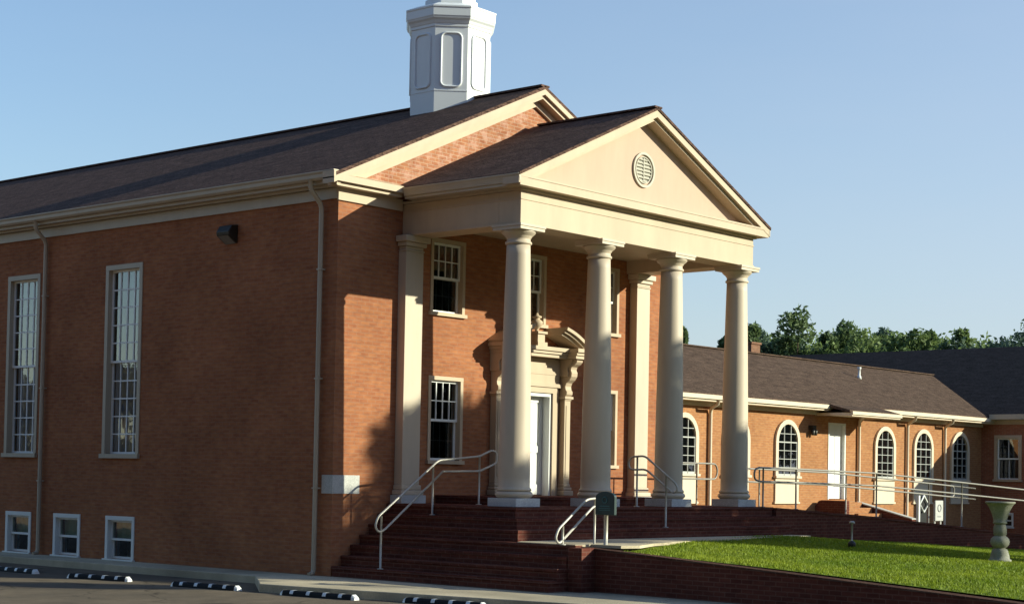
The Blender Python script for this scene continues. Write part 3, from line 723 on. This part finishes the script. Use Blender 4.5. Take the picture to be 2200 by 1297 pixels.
rail_thing('handrail','steel handrail down the middle of the front steps between the columns',
 [[(x,-2.78,.67),(x,-2.64,.68),(x,-2.60,.80),(x,-2.68,.92),(x,-3.0,.94),(x,-3.74,.42),(x,-3.80,.30),(x,-3.70,.22),(x,-3.03,.68),(x,-2.78,.67)]],
 [((x,-2.82,FL0),(x,-2.82,.92)),((x,-3.52,FL0-RIS*2),(x,-3.52,.56))],(x,-3.52,FL0-RIS*2))
# rear porch guard
y=-.9
rail_thing('handrail','short horizontal porch rail with rounded end behind the rightmost columns',
 [[(8.75,y,.87),(10.75,y,.87),(10.95,y,.86),(11.02,y,.7),(10.95,y,.53),(10.75,y,.52),(8.75,y,.52)]],
 [((9.0,y,FL0),(9.0,y,.86)),((10.2,y,-.55),(10.2,y,.86))],(9,y,FL0),mat=DULL)
# ramp railings
def zr(x): return float(np.interp(x,[8.9,10.6,14.1,18.4,21.9,30],[.78,.77,.73,.56,.41,-.0]))
def ramp_rail(y,label,xe=30.0,x0=8.95,posts=(9.3,10.6,14.1,18.4,22.4,26.5)):
    xs=[x0+.2,10.6,14.1,18.4,21.9,xe]
    up=[(a,y,zr(a)) for a in xs]; lo=[(a,y,zr(a)-.29-.0*a) for a in xs]
    loop=[lo[0],(x0+.03,y,zr(x0)-.25),(x0,y,zr(x0)-.13),(x0+.05,y,zr(x0)-.03)]
    mid=[lo[-1],(xe+.15,y,zr(xe)-.2),(xe+.15,y,zr(xe)-.1)]
    ps=[]
    for p in posts:
        if p<xe: ps.append(((p,y,float(np.interp(p,rx,rz)) if p>9.7 else FL0),(p,y,zr(p)-.01)))
    return rail_thing('handrail',label,[up+mid[::-1][:0]+[(xe+.12,y,zr(xe)-.05),(xe+.12,y,zr(xe)-.24)]+lo[::-1]+loop[1:]+[up[0]]],ps,(x0,y,0),mat=DULL)
ramp_rail(-3.22,'long two bar steel railing on the front edge of the brick ramp')
ramp_rail(-1.9,'long two bar steel railing on the far edge of the brick ramp',xe=20.5,x0=10.6,posts=(11.2,15.0,19.2))

# ------------------------------------------------------------------ ANNEX (wing parallel to the front)
YA=5.0
annex=empty('brick_annex','low brick annex with arched windows, white side door and brown roof','annex building',(18,YA,-1.4))
def achild(mb,name,m,parent=annex,bevel=0):
    o=mb.build(name,m,None,bevel=bevel); o.parent=parent
    if parent is annex: o.matrix_parent_inverse=Matrix.Translation(-Vector(annex.location))
    return o
XB=36.5
b=MB()
wall_open(b,'y',YA,11,XB,-1.7,2.9,[(25.79,26.85,-.02,2.39)],.2,1); achild(b,'wall',BRICK_A)
b=MB(); 
ASL=.43; AE=4.52
def az(y): return 2.94+ASL*(y-AE)
ry=8.85
b.prism([(11,AE,az(AE)),(11,ry,az(ry)),(11,ry,az(ry)-.08),(11,AE,az(AE)-.08)],(32,0,0)); b.prism([(11,ry,az(ry)),(11,13.2,az(AE)),(11,13.2,az(AE)-.08),(11,ry,az(ry)-.08)],(28,0,0))
aroof=achild(b,'roof',ROOF_A)
b=MB(); b.box(11,43,ry-.12,ry+.12,az(ry)-.02,az(ry)+.025); achild(b,'ridge_cap',ROOF_A)
for x0,x1 in ((11,25.15),(28.35,XB+.1)):
    b=MB(); b.box(x0,x1,AE+.0,AE+.05,2.72,2.855); b.box(x0,x1,AE-.07,AE-.001,2.78,2.90); b.box(x0,x1,AE+.05,YA-.003,2.72,2.76); b.box(x0,x1,YA-.06,YA-.004,2.60,2.718); achild(b,'eave_fascia',CREAM_A)
# canopy over the side door: roof kicked out
b=MB(); CXA,CXB=24.95,28.1
b.prism([(CXA,AE-.02,2.935),(CXA,3.75,2.735),(CXA,3.75,2.66),(CXA,AE-.02,2.83)],(CXB-CXA,0,0)); can=achild(b,'door_canopy',ROOF_A)
b=MB(); b.box(CXA+.05,CXB-.05,3.70,3.77,2.55,2.69); b.box(CXA+.02,CXB-.02,3.65,3.699,2.60,2.70); b.box(CXA+.05,CXA+.1,3.771,YA-.003,2.57,2.66); b.box(CXB-.1,CXB-.05,3.771,YA-.003,2.57,2.66); b.box(CXA+.1,CXB-.1,3.771,YA-.003,2.60,2.64); b.build('canopy_fascia',CREAM_A,can).matrix_parent_inverse=Matrix.Identity(4)
# side door
b=MB(); b.box(25.85,26.79,YA+.10,YA+.15,0,2.33)
for z0,z1 in ((.15,.95),(1.1,2.15)): 
    b.box(25.98,26.27,YA+.09,YA+.099,z0,z1); b.box(26.37,26.66,YA+.09,YA+.099,z0,z1)
b.box(25.79,25.849,YA-.02,YA+.14,-.02,2.39); b.box(26.791,26.85,YA-.02,YA+.14,-.02,2.39); b.box(25.85,26.79,YA-.02,YA+.14,2.331,2.39)
sd=achild(b,'side_door',WHITE)
# arched windows
def arched(xc,parent=annex):
    hw=.69; z0,zs=.68,1.70; n=14
    def arc_pts(r): return [(xc+r*math.cos(PI-PI*k/n),zs+r*math.sin(PI-PI*k/n)) for k in range(n+1)]
    b=MB()
    o=arc_pts(hw); i_=arc_pts(hw-.14)
    oo=[(xc-hw,z0)]+o+[(xc+hw,z0)]; ii=[(xc-hw+.14,z0)]+i_+[(xc+hw-.14,z0)]
    for k in range(len(oo)-1):
        b.prism([(oo[k][0],YA-.075,oo[k][1]),(oo[k+1][0],YA-.075,oo[k+1][1]),(ii[k+1][0],YA-.075,ii[k+1][1]),(ii[k][0],YA-.075,ii[k][1])],(0,.073,0))
    b.box(xc-hw-.03,xc+hw+.03,YA-.12,YA-.002,z0-.07,z0-.001)
    win=achild(b,'arched_window',CREAM_A,parent)
    inv_=win
    def sub(mb,name,m):
        q=mb.build(name,m,None); q.parent=win; q.matrix_parent_inverse=Matrix.Translation(-Vector(annex.location)) @ Matrix.Identity(4) if False else Matrix.Identity(4); return q
    r=hw-.13; ap=[(xc-r,z0)]+arc_pts(r)+[(xc+r,z0)]
    b=MB(); b.poly([(x,YA-.004,z) for x,z in ap][::-1]); sub(b,'room_recess',DARK)
    b=MB(); b.poly([(x,YA-.02,z) for x,z in ap][::-1]); sub(b,'pane',GLASS)
    b=MB()
    for k in (1,2):
        x=xc-r+2*r*k/3; zt=zs+math.sqrt(max(0,r*r-(x-xc)**2)); b.box(x-.010,x+.010,YA-.05,YA-.022,z0,zt)
    for k in range(1,6):
        z=z0+(zs+.0-z0)*k/4
        hwid=r if z<=zs else math.sqrt(max(0.01,r*r-(z-zs)**2)); t=.018 if k==4 else .009
        b.box(xc-hwid,xc+hwid,YA-.052,YA-.021,z-t,z+t)
    b.box(xc-r,xc-r+.05,YA-.05,YA-.0215,z0,zs); b.box(xc+r-.05,xc+r,YA-.05,YA-.0215,z0,zs); b.box(xc-r+.05,xc+r-.05,YA-.05,YA-.0215,z0,z0+.06)
    sub(b,'sash',SASH_A)
    b=MB(); b.box(xc-hw+.03,xc+hw-.03,YA-.05,YA-.003,-.10,z0-.072); b.box(xc-hw-.02,xc+hw+.02,YA-.07,YA-.004,-.16,-.101); sub(b,'apron_panel',CREAM_A)
    return win
for xc in (17.95,20.58,23.36,29.36,32.02,34.74): arched(xc)
# annex downspouts with goosenecks
for x in (19.2,27.62,30.85,33.55):
    b=MB(); b.tube([(x-.25,AE-.03,2.80),(x-.25,AE-.0,2.66),(x-.2,YA-.25,2.56),(x-.02,YA-.09,2.50),(x,YA-.07,2.40),(x,YA-.07,1.2),(x,YA-.07,-1.2)],.05,8); achild(b,'downspout',CREAM_A)
# chimney and roof vent
b=MB(); b.box(28.85,29.4,9.9,10.4,4.0,5.27); b.box(28.81,29.44,9.86,10.44,5.271,5.34); achild(b,'chimney',brick_mat('brick_chimney',(.26,.135,.085),(.21,.105,.07),(.26,.17,.12),.3))
b=MB(); b.lathe([(.09,0),(.06,.12),(.045,.13),(.045,.34),(.07,.36),(.07,.42)],(31.9,7.4,az(7.4)-.03),12); achild(b,'roof_vent',WHITE)
b=MB(); b.box(24.62,24.82,YA-.16,YA-.002,2.12,2.26); b.lathe([(.05,0),(.06,.06),(.07,.16),(.04,.18)],(24.65,YA-.14,1.95),10); b.lathe([(.05,0),(.06,.06),(.07,.16),(.04,.18)],(24.80,YA-.14,1.95),10); achild(b,'floodlight',BRONZE)

# ------------------------------------------------------------------ CROSS WING
wing=empty('cross_wing','shaded brick cross wing with large dark roof beyond the annex','wing building',(XB,2,-1.5))
def wchild(mb,name,m,bevel=0):
    o=mb.build(name,m,None,bevel=bevel); o.parent=wing; o.matrix_parent_inverse=Matrix.Translation(-Vector(wing.location)); return o
RX=42.75; BY0,BY1=-2.0,26.0
BW=(3.46,4.50,.74,2.32)
b=MB(); wall_open(b,'x',XB,BY0,BY1,-1.8,2.85,[BW,(3.75,4.35,-.95,-.45)],.2,1)
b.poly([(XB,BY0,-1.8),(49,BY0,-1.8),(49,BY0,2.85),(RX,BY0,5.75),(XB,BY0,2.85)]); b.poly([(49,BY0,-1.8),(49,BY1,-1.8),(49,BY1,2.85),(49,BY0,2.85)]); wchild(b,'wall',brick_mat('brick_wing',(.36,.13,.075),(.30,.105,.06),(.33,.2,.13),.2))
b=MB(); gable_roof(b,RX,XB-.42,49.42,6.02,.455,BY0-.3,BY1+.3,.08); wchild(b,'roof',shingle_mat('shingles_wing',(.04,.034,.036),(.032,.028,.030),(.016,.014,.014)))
b=MB(); b.box(XB-.44,XB-.39,BY0-.25,YA-.5,2.87,3.05); b.box(XB-.39,XB-.002,BY0-.2,YA-.45,2.87,2.90); b.box(XB-.05,XB-.003,BY0,YA-.1,2.70,2.868); wchild(b,'eave_fascia',GUTTER)
bw=window(wing,'x',XB,1,*BW,2,(1,1),CREAM,GLASS,cas=.11,rec=.08,cm=CREAM,sill=.08)
bw2=window(wing,'x',XB,1,3.75,4.35,-.95,-.45,1,(1,1),WHITE,GLASS,cas=.06,rec=.08,cm=WHITE,sill=.05)
for o in (bw,bw2): o.matrix_parent_inverse=Matrix.Translation(-Vector(wing.location))

# side-door landing with cheek walls and steps
st=empty('side_door_steps','brick landing and sloping cheek wall below the white side door','steps',(26,3.9,-1.4))
b=MB(); b.box(25.30,25.68,3.95,YA-.004,-1.6,-.06); pchild(b,'pier',BRICK_A,st)
b=MB(); b.prism([(25.06,YA-.006,-1.6),(25.06,3.93,-1.6),(25.06,3.93,-.05),(25.06,4.8,-.045),(25.06,YA-.006,-.22)],(.239,0,0)); pchild(b,'shade_toned_cheek',BRICK_D,st,0)  # dark brick facing slab, its colour carries the shade of this side
b=MB(); b.box(25.681,27.18,4.55,YA-.005,-1.6,-.10); pchild(b,'landing',BRICK_A,st)
for k in range(1,5):
    b=MB(); b.box(25.682,27.179,4.55-.36*k,4.55-.36*(k-1)-.001,-1.6,-.10-.17*k); pchild(b,'step',BRICK_A,st)
b=MB(); b.prism([(27.2,4.9,-1.6),(27.2,2.8,-1.6),(27.2,2.8,-.60),(27.2,4.75,-.12),(27.2,4.9,-.12)],(.22,0,0)); c_=pchild(b,'shade_toned_cheek',BRICK_D,st,0)  # dark brick here too, side shade put into the colour
b=MB(); b.prism([(27.17,2.79,-.598),(27.17,4.75,-.118),(27.17,4.75,-.085),(27.17,2.79,-.565)],(.28,0,0)); o=b.build('coping',STONE,None); o.parent=c_

# ------------------------------------------------------------------ small things
# wheel stops
def wheel_stop(p,q,label,first=None):
    p=Vector(p); q=Vector(q); d=(q-p); L=d.length; ang=math.atan2(d.y,d.x)
    if first is None:
        t=empty('wheel_stop',label,'wheel stop',(0,0,0),'striped wheel stops along the kerb')
        prof=[(-.075,0),(.075,0),(.066,.05),(.045,.085),(-.045,.085),(-.066,.05)]
        b=MB(); h=.82; b.prism([(-h+.06,y,z) for y,z in prof],(2*h-.12,0,0))
        for s in (-1,1):
            x=s*(h-.06); tip=[(s*h,y*.8,z*.55) for y,z in prof]; a=[(x,y,z) for y,z in prof]
            for k in range(6):
                kk=(k+1)%6; f=[a[k],a[kk],tip[kk],tip[k]]; b.poly(f if s>0 else f[::-1])
            b.poly(tip if s>0 else tip[::-1])
        b.build('body',BLACK,t,bevel=.006)
        for x0,x1 in ((-.60,-.52),(-.23,-.15),(.13,.21),(.48,.56)):
            b=MB(); pr=[(-.0775,.004),(-.0685,.051),(-.047,.0872),(.047,.0872),(.0685,.051),(.0775,.004)]
            for k in range(5):
                (y0,z0),(y1,z1)=pr[k],pr[k+1]
                if k==0: y0,z0=-.0737,.030
                if k==4: y1,z1=.0737,.030
                b.poly([(x0,y0,z0),(x1,y0,z0),(x1,y1,z1),(x0,y1,z1)])
            b.build('stripe',STRIPE,t)
        for s in (-1,1):
            b=MB(); x=s*(h-.055); a=[(x,y*1.03,z*1.025) for y,z in prof[1:]+prof[:1]]; tip=[(s*(h+.006),y*.82,z*.58) for y,z in prof[1:]+prof[:1]]
            for k in range(5):
                f=[a[k],a[k+1],tip[k+1],tip[k]]; b.poly(f if s>0 else f[::-1])
            if s<0: b.poly(tip[::-1])
            else: b.poly(tip)
            b.build('end_marker',STRIPE,t)
    else:
        t=copy_tree(first); t['label']=label
    t.location=((p+q)/2); t.rotation_euler=(0,0,ang); t.scale=(L/1.64,1,1)
    return t
WS=[((-2.70,6.75,LOT),(-2.68,5.25,LOT)),((-2.84,3.95,LOT),(-2.58,2.48,LOT)),((-2.66,1.12,LOT),(-2.50,-.45,LOT)),((-2.50,-1.55,LOT),(-2.36,-3.15,LOT)),((-2.02,-3.90,LOT),(-1.86,-5.45,LOT))]
LB=['striped wheel stop farthest along the kerb, cut by the left photo edge','striped wheel stop on asphalt below the middle basement windows','striped wheel stop half way between basement windows and downspout','striped wheel stop beside the kerb corner near the steps','striped wheel stop nearest, by the pavement at the bottom edge']
f0=None
for (p,q),l in zip(WS,LB):
    t=wheel_stop(p,q,l,f0); f0=f0 or t
# wall pack lamp
t=empty('wall_lamp','dark box floodlight high on the shaded brick side wall','lamp',(0,3.0,5.06))
b=MB(); b.prism([(-.004,-.19,.19),(-.16,-.19,.17),(-.24,-.19,.04),(-.22,-.19,-.03),(-.004,-.19,-.17)],(0,.38,0)); b.build('housing',BRONZE,t,bevel=.012)
b=MB(); b.poly([(-.226,-.15,-.034),(-.226,.15,-.034),(-.02,.15,-.172),(-.02,-.15,-.172)]); b.build('lens',paint_mat('lamp_glass',(.22,.22,.22),.25,.1,6,.5),t)
# green sign by the steps
t=empty('post_sign','dark green round topped sign box on a pale post by the steps','sign',(1.18,-5.38,-.66))
b=MB(); b.tube([(0,0,0),(0,0,.56)],.035,12); b.build('post',STEEL,t)
out=[(-.2,.54),(.2,.54),(.2,.84)]+[(.2*math.cos(PI*k/8),.84+.09*math.sin(PI*k/8)) for k in range(1,8)]+[(-.2,.84)]
b=MB(); b.prism([(-.04,y,z) for y,z in out],(.07,0,0)); b.build('panel',GREEN_P,t,bevel=.01)
b=MB(); ring_pts=[(-.043,.05*math.cos(2*PI*k/16),.79+.05*math.sin(2*PI*k/16)) for k in range(16)]; b.tube(ring_pts,.008,6,closed=True)
b.box(-.046,-.041,-.10,.10,.68,.695); b.box(-.046,-.041,-.12,.12,.645,.655); b.box(-.046,-.041,-.12,.12,.615,.625); b.build('emblem',TEAL,t)
b=MB(); b.box(.031,.055,-.18,.18,.56,.84); b.build('back_box',STONE,t,bevel=.008)
# pedestal bird bath on the lawn
bz=lawn_z(7.81,-9.22)
t=empty('pedestal_urn','mossy cast stone baluster pedestal with goblet top on the lawn','garden ornament',(7.81,-9.22,bz))
b=MB(); b.lathe([(.20,-.05),(.205,.035),(.195,.045),(.175,.05),(.165,.12),(.145,.19),(.13,.225),(.105,.235),(.10,.25),(.125,.265),(.16,.31),(.172,.36),(.16,.41),(.125,.45),(.10,.46),(.10,.475),(.115,.49),(.12,.56),(.112,.63),(.10,.665),(.095,.68)],(0,0,0),36); b.build('pedestal',LAWNST,t)
b=MB(); b.lathe([(.095,.679),(.125,.69),(.125,.715),(.115,.725),(.125,.78),(.14,.84),(.172,.92),(.212,1.0),(.248,1.045),(.265,1.055),(.265,1.08),(.245,1.085),(.18,1.0),(.0,.96)],(0,0,0),36,capb=False); b.build('bowl',LAWNST,t)
# stake light on the lawn
sz=lawn_z(7.6,-6.32)
t=empty('path_light','thin stake light with dark foot standing in the shaded grass','path light',(7.6,-6.32,sz))
b=MB(); b.tube([(0,0,.0),(0,0,.46)],.018,8); b.build('stake',STEEL,t)
b=MB(); b.lathe([(.05,.0),(.075,.02),(.07,.09),(.04,.12),(.02,.13)],(0,0,0),16); b.build('foot',BRONZE,t)
b=MB(); b.lathe([(.03,.455),(.055,.46),(.05,.49),(.02,.505)],(0,0,0),16); b.build('cap',STEEL,t)
# things near the ramp's far end
t=empty('white_gate','small white post with an open diamond frame beyond the ramp','gate',(23.55,.5,-1.3))
b=MB(); b.box(-.38,-.30,-.04,.04,-.2,1.48); b.build('post',WHITE,t)
b=MB(); q=[(-.25,0,1.24),(0,0,1.48),(.25,0,1.24),(0,0,1.0)]; b.tube(q,.03,4,closed=True); b.build('diamond_frame',WHITE,t)
b=MB(); b.box(-.27,.27,.05,.08,.2,1.46); b.build('dark_panel',BLACK,t)
t=empty('notice_board','small pale notice board with a grey ring emblem beyond the ramp','notice board',(24.46,.5,-1.3))
b=MB(); b.box(-.24,.24,-.02,.02,.75,1.34); b.build('panel',STONE,t,bevel=.01)
b=MB(); b.tube([(.10*math.cos(2*PI*k/20),-.024,1.12+.10*math.sin(2*PI*k/20)) for k in range(20)],.014,6,closed=True); b.box(-.1,.1,-.026,-.021,.86,.89); b.build('emblem',paint_mat('emblem_grey',(.22,.22,.23),.6),t)
for s_ in (-.18,.18):
    b=MB(); b.box(s_-.025,s_+.025,.021,.06,-.2,1.25); b.build('leg',STONE,t)

# ------------------------------------------------------------------ TREES
def leaf_cloud(clumps,n,size,seed,squash=1.0):
    """clumps: (x,y,z,r); leaves spread through the outer part of each clump"""
    r_=np.random.default_rng(seed); cl=np.array(clumps); wts=cl[:,3]**2; wts/=wts.sum()
    idx=r_.choice(len(cl),n,p=wts); d=r_.normal(size=(n,3)); d/=np.linalg.norm(d,axis=1)[:,None]
    rad=cl[idx,3]*(r_.uniform(.25,1.0,n)**.45)*r_.uniform(.85,1.12,n)
    p=cl[idx,:3]+d*rad[:,None]*np.array([1,1,squash])
    a=r_.normal(size=(n,3)); a/=np.linalg.norm(a,axis=1)[:,None]; b_=np.cross(a,r_.normal(size=(n,3))); b_/=np.linalg.norm(b_,axis=1)[:,None]
    s=size*r_.uniform(.6,1.3,n)[:,None]
    v=np.stack([p-a*s,p+b_*s*.45,p+a*s,p-b_*s*.45],1).reshape(-1,3)
    f=[(4*k,4*k+1,4*k+2,4*k+3) for k in range(n)]
    return v,f
def mesh_obj(name,v,f,m,parent):
    me=bpy.data.meshes.new(name); me.from_pydata([tuple(x) for x in v],[],f); me.materials.append(m)
    o=bpy.data.objects.new(name,me); COL.objects.link(o); o.parent=parent; return o
def limb(mb,p,q,r0,r1,n=7):
    P=[Vector(p).lerp(Vector(q),t) for t in (0,.33,.66,1)]
    for i in (1,2): P[i]+=Vector((random.uniform(-.1,.1),random.uniform(-.1,.1),0))*r0*4
    i0=len(mb.v)
    for j,c in enumerate(P):
        r=r0+(r1-r0)*j/3
        for k in range(n): mb.v.append((c.x+r*math.cos(2*PI*k/n),c.y+r*math.sin(2*PI*k/n),c.z))
    for j in range(3):
        for k in range(n): mb.f.append((i0+j*n+k,i0+j*n+(k+1)%n,i0+(j+1)*n+(k+1)%n,i0+(j+1)*n+k)); mb.sm.append(True)
def tree(x,y,z0,h,rad,kind,label,seed,group,leaves=4200,m=LEAF1,size=.2):
    random.seed(seed); r_=random.Random(seed)
    t=empty('tree',label,'tree',(x,y,z0),group)
    cl=[]
    if kind=='pointed':
        k=22
        for i in range(k):
            f=i/(k-1); zz=h*(.22+.74*f); rr=rad*(1.02-.85*f)*r_.uniform(.55,1.0); a=r_.uniform(0,2*PI)
            cl.append((rr*math.cos(a)*.8,rr*math.sin(a)*.8,zz,max(.35,rad*(.48-.32*f)*r_.uniform(.8,1.2))))
        cl.append((0,0,h*.96,.35))
    else:
        for i in range(24):
            a=r_.uniform(0,2*PI); e=r_.uniform(-.6,1.25); q=r_.uniform(.55,1.0)
            cl.append((rad*q*math.cos(a)*math.cos(e*.8),rad*q*math.sin(a)*math.cos(e*.8),h*.62+h*.34*math.sin(e)*q,rad*r_.uniform(.22,.42)))
    b=MB(); limb(b,(0,0,-.1),(r_.uniform(-.2,.2),0,h*.8),.045*h*.55,.05)
    for c in cl[::3]: limb(b,(0,0,h*.3+r_.uniform(0,h*.2)),c[:3],.07,.02,5)
    b.build('trunk',BARK,t)
    v,f=leaf_cloud(cl,leaves,size,seed); mesh_obj('crown',v,f,m,t)
    return t
GRP='trees on the skyline behind the annex roofs'
def behind(u,v,d):
    """ground point and height of something whose top shows in that direction (used once to lay out the skyline)"""
    P=C+(F+R*((u-1100)/3680.69)-U*((v-907.76)/3680.69))*d; return P
TR_=[(1463,692,100,.28,'pointed','slim dark tree tip showing beside the third column',LEAF1),
 (1558,718,98,.75,'pointed','dark tree mostly hidden by the rightmost column',LEAF1),
 (1614,688,96,1.4,'pointed','dark pointed tree beside the rightmost column above the chimney',LEAF1),
 (1652,694,97,1.7,'round','blue green tree just left of the tallest skyline tree',LEAF3),
 (1704,656,93,2.3,'pointed','tallest ragged dark tree on the skyline',LEAF1),
 (1752,710,98,1.9,'round','low dark bushy tree right of the tallest tree',LEAF3),
 (1776,704,94,1.5,'pointed','small dark tree filling the gap before the flat topped one',LEAF1),
 (1812,682,95,2.0,'pointed','dense dark tree with flat top mid skyline',LEAF1),
 (1862,700,97,2.0,'round','low dark tree filling the middle of the skyline',LEAF1),
 (1900,696,96,1.7,'pointed','dark pointed tree behind the broad bright rounded one',LEAF3),
 (1924,682,93,2.5,'round','broad bright green rounded tree on the skyline',LEAF2),
 (1972,702,95,1.7,'round','low green tree touching the broad rounded one',LEAF2),
 (1994,702,95,1.4,'pointed','small pale green pointed tree right of the broad rounded one',LEAF2),
 (2024,710,95,1.8,'round','low mid green tree between the pointed ones',LEAF2),
 (2064,696,93,1.7,'pointed','narrow pointed tree left of the rightmost skyline tree',LEAF2),
 (2132,690,93,2.2,'round','rightmost leafy tree above the dark wing roof',LEAF3),
 (2172,712,96,1.0,'round','small low tree at the right end of the skyline',LEAF1)]
for i,(u,v,d,r,k,l,m) in enumerate(TR_):
    P=behind(u,v,d); tree(P.x,P.y,-1.6,P.z+1.45,r*1.6,k,l,100+i,GRP,m=m,leaves=11000,size=.17)

cl=[]; r_=random.Random(41)
for k in range(70):
    u=1585+r_.uniform(0,545); P=behind(u,r_.uniform(722,756)+ (6 if u>2040 else 0),r_.uniform(101,110)); cl.append((P.x,P.y,P.z-.5,r_.uniform(.7,1.25)))
    cl.append((P.x+r_.uniform(-.5,.5),P.y,P.z-2.2,1.5))
v,f=leaf_cloud(cl,26000,.17,991); me=bpy.data.meshes.new('distant_wood'); me.from_pydata([tuple(x) for x in v],[],f); me.materials.append(LEAF2)
dw=bpy.data.objects.new('distant_wood',me); COL.objects.link(dw); tag(dw,'low continuous belt of distant woodland behind the skyline trees','woodland',kind='stuff')
# shade trees off to the right of the view: they throw the dappled shade on steps, columns and lawn
TE=math.tan(SUN_EL); sa,ca=math.sin(SUN_AZ),math.cos(SUN_AZ)
def fromsun(a,e,s):   # a across the light, e height where the ray meets the church front datum, s metres towards the sun
    return (a*ca+s*sa, a*sa-s*ca, e+TE*s)
def shade_tree(cl,s0,label,seed,leaves,base_a,jit=2.0,size=.16):
    r_=random.Random(seed); pts=[]
    for a,e,r in cl: pts.append((*fromsun(a,e,s0+r_.uniform(-jit,jit)),r))
    bx_,by_,_=fromsun(base_a,0,s0); t=empty('shade_tree',label,'tree',(bx_,by_,-1.6))
    loc=[(x-bx_,y-by_,z+1.6,r) for x,y,z,r in pts]
    b=MB(); top=max(loc,key=lambda c:c[2]); mid=np.mean([c[:3] for c in loc],0)
    limb(b,(0,0,-.1),(mid[0],mid[1],mid[2]),.16,.09,9)
    for c in loc: limb(b,tuple(mid*.8),c[:3],.06,.015,5)
    b.build('trunk',BARK,t)
    v,f=leaf_cloud(loc,leaves,size,seed); mesh_obj('crown',v,f,LEAF2,t)
shade_tree([(2.2,.35,1.15),(1.5,.55,.85),(3.2,.15,1.05),(3.85,-.8,.75),(5.2,-1.75,.85),(2.6,-1.0,1.5),(1.0,-1.1,1.25),(-.2,-1.5,1.05),(1.4,-2.2,1.0),(3.3,-2.3,1.3),(4.8,-2.7,.95),(-.75,-2.0,.55),(-2.0,-.15,.7),(-1.8,-.6,.5),(1.9,-3.4,1.1),(1.75,-4.4,.95),(3.6,-3.9,1.3)],26,'broad leafy shade tree off beyond the lawn to the right',31,18000,4.6)
shade_tree([(6.1,-3.2,.8),(7.2,-3.55,.9),(8.4,-4.0,.95),(9.6,-4.4,1.0),(10.8,-4.9,1.0)],24,'low spreading shade tree beyond the lawn, right of the broad one',32,11000,7.6)
shade_tree([(12.0,-5.3,1.0),(13.2,-5.7,1.0),(14.4,-6.1,1.0),(15.6,-6.5,1.0),(16.8,-6.9,1.0),(18.0,-7.2,1.0)],26,'low shade tree farthest right beyond the lawn',33,11000,13.6)

# added tree belts outside the picture: behind the lens and across the street, they darken the window reflections and the low sky
r_=random.Random(5)
cl=[(2.6*r_.uniform(.4,1)*math.cos(a),2.6*r_.uniform(.4,1)*math.sin(a),z,r_.uniform(1.3,2.1)) for a,z in [(r_.uniform(0,2*PI),r_.uniform(2.2,10.5)) for _ in range(20)]]+[(0,0,10.8,1.5)]
proto=empty('light_blocker_tree','unseen broadleaf tree added to darken reflections and low sky','tree',(0,0,-1.6),'added trees around the car park')
b=MB(); limb(b,(0,0,-.1),(0,0,9.5),.28,.08,9)
for c in cl[::2]: limb(b,(0,0,c[2]*.6),c[:3],.09,.03,5)
b.build('trunk',BARK,proto); v,f=leaf_cloud(cl,6000,.36,77); mesh_obj('crown',v,f,LEAF_F,proto)
spots=[(64,-50,1.45),(58,-57,1.5),(71,-44,1.4),(77,-37,1.45),(51,-63,1.5),(84,-31,1.4),(44,-69,1.4),(90,-24,1.4),(68,-56,1.6),(80,-45,1.6)]
spots+=[(-60+.2*(k*4.2),62+k*4.2,.66+.08*((k*7)%3)) for k in range(16)]
spots+=[(-44,-36,2.3),(-46,-27,2.5),(-47,-18,2.4),(-48,-9,2.5),(-49,0,2.5),(-50,9,2.4),(-51,18,2.3),(-53,27,2.0),(-55,36,1.7),(-40,-44,2.3),(-34,-51,2.4),(-27,-58,2.4),(-18,-63,2.2),(-8,-67,2.0)]  # western and southern trees made oversized to cut skylight on the walls
for i,(x,y,k) in enumerate(spots):
    t=proto if i==0 else copy_tree(proto)
    t.location=(x,y,-1.6); t.scale=(k*1.1,k*1.1,k); t.rotation_euler=(0,0,i*1.7)
